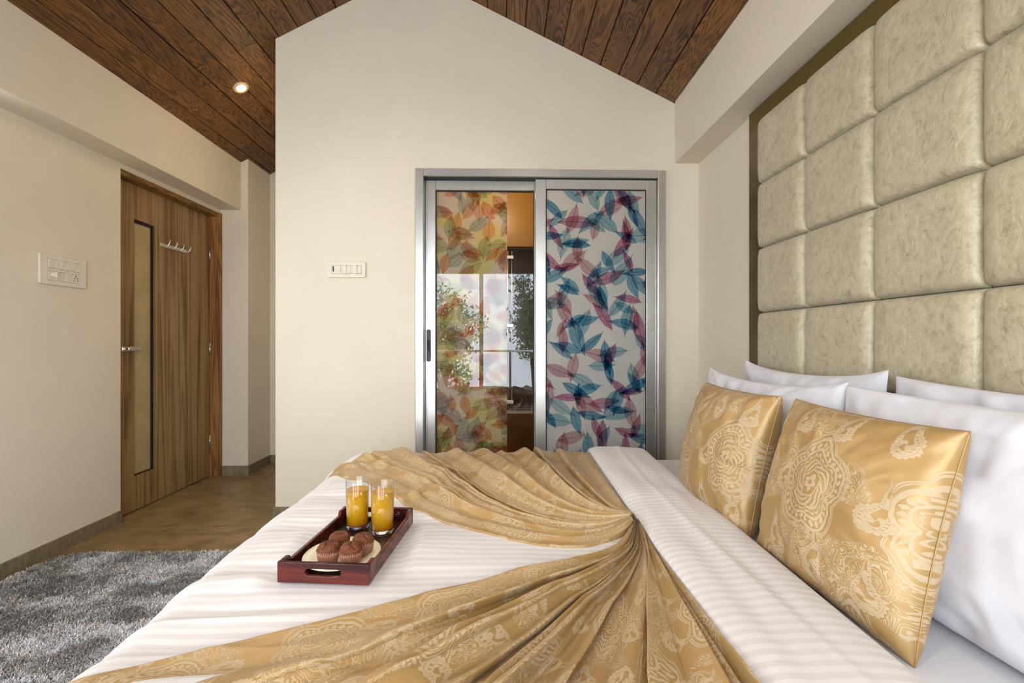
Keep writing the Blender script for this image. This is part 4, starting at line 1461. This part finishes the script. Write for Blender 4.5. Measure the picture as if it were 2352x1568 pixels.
# ------------------------------------------------------------------ windows behind the camera
def window(name, label, horizontal, a0, a1, z0, z1, plane, mull):
    t = thing(name, label, 'window', kind='structure')
    def bx(nm, p0, p1, q0, q1, mat, d0=-0.03, d1=0.03, bev=0.003):
        if horizontal: return box(nm, (p0, plane + d0, q0), (p1, plane + d1, q1), mat, t, bev)
        return box(nm, (plane + d0, p0, q0), (plane + d1, p1, q1), mat, t, bev)
    bx('frame', a0, a0 + 0.05, z0, z1, 'alu'); bx('frame', a1 - 0.05, a1, z0, z1, 'alu')
    bx('frame', a0 + 0.05, a1 - 0.05, z1 - 0.05, z1, 'alu'); bx('frame', a0 + 0.05, a1 - 0.05, z0, z0 + 0.05, 'alu')
    cuts = [a0 + 0.05] + list(mull) + [a1 - 0.05]
    for m_ in mull: bx('mullion', m_ - 0.03, m_ + 0.03, z0 + 0.05, z1 - 0.05, 'alu')
    for i in range(len(cuts) - 1):
        bx('pane', cuts[i] + 0.031 * (i > 0), cuts[i + 1] - 0.031 * (i < len(cuts) - 2), z0 + 0.05, z1 - 0.05, 'winpane', -0.003, 0.003, 0)


window('window_1', 'wide aluminium balcony window reflected in the sliding door', True, WIN_B[0], WIN_B[1], WIN_B[2], WIN_B[3], YF - 0.06, (-0.30,))
window('window_2', 'aluminium window in the left wall outside the view', False, WIN_L[0], WIN_L[1], WIN_L[2], WIN_L[3], XL - 0.08, (1.3,))

# balcony and trees, seen mirrored in the sliding door
o = box('balcony_slab', (-2.6, YF - 1.25, -0.16), (1.6, YF - 0.12, -0.02), 'concrete')
tag(o, 'concrete balcony slab outside the balcony window', 'balcony', kind='structure')
rr_ = thing('balcony_railing', 'glass balcony railing with a slim metal top rail', 'railing', (-0.5, YF - 1.15, -0.02))
link('top_rail', tube('top_rail', [(-2.0, 0, 0.93), (2.0, 0, 0.93)], 0.018, 10), 'alu', rr_)
for x in (-2.0, -0.67, 0.67, 2.0):
    box('post', (x - 0.02, -0.02, 0), (x + 0.02, 0.02, 0.92), 'alu', rr_, 0.002)
for x in (-1.98, -0.65, 0.69):
    box('glass_panel', (x, -0.005, 0.05), (x + 1.29, 0.005, 0.90), 'winpane', rr_)


def tree(label, x, y, ztop, spread, seed):
    rg = random.Random(seed)
    t = thing('tree', label, 'tree', (x, y, -3.5), group='trees beyond the balcony')
    tips = []
    zc = ztop + 3.5
    link('trunk', tube('trunk', [(0, 0, 0), (0.05, 0.02, zc * 0.35), (-0.03, 0.05, zc * 0.6)], 0.1, 8, [0.13, 0.10, 0.07]), 'bark', t)
    for k in range(16):
        a = rg.uniform(0, 6.28); e = rg.uniform(0.2, 1.0)
        p = Vector((-0.03, 0.05, zc * rg.uniform(0.4, 0.6)))
        q = p + Vector((math.cos(a) * spread * e, math.sin(a) * spread * e, (zc - p.z) * rg.uniform(0.35, 0.98)))
        m_ = (p + q) / 2 + Vector((rg.uniform(-.1, .1), rg.uniform(-.1, .1), 0.1))
        link('branch', tube('branch', [p, m_, q], 0.02, 6, [0.035, 0.02, 0.007]), 'bark', t)
        for _ in range(4): tips.append(m_.lerp(q, rg.uniform(0.2, 1.05)))
    rs = np.random.RandomState(seed)
    V, F = [], []
    for tp in tips:
        c = np.array(tp)[None] + rs.normal(0, 0.17, (70, 3))
        for p in c:
            d = rs.normal(0, 1, 3); d /= np.linalg.norm(d)
            e = np.cross(d, rs.normal(0, 1, 3)); e /= np.linalg.norm(e) + 1e-6
            i = len(V); L_, W_ = 0.075, 0.024
            V += [p - d * L_, p + e * W_, p + d * L_, p - e * W_]; F.append((i, i + 1, i + 2, i + 3))
    lo = link('foliage', np_mesh('foliage', V, F), 'leaf', t)
    tag(lo, kind='stuff')


tree('leafy tree beyond the balcony mirrored in the clear glass strip', 0.95, -6.2, 2.75, 0.9, 3)
tree('thin airy tree beyond the balcony mirrored in the leaf-printed glass', -1.5, -6.8, 2.6, 1.0, 9)
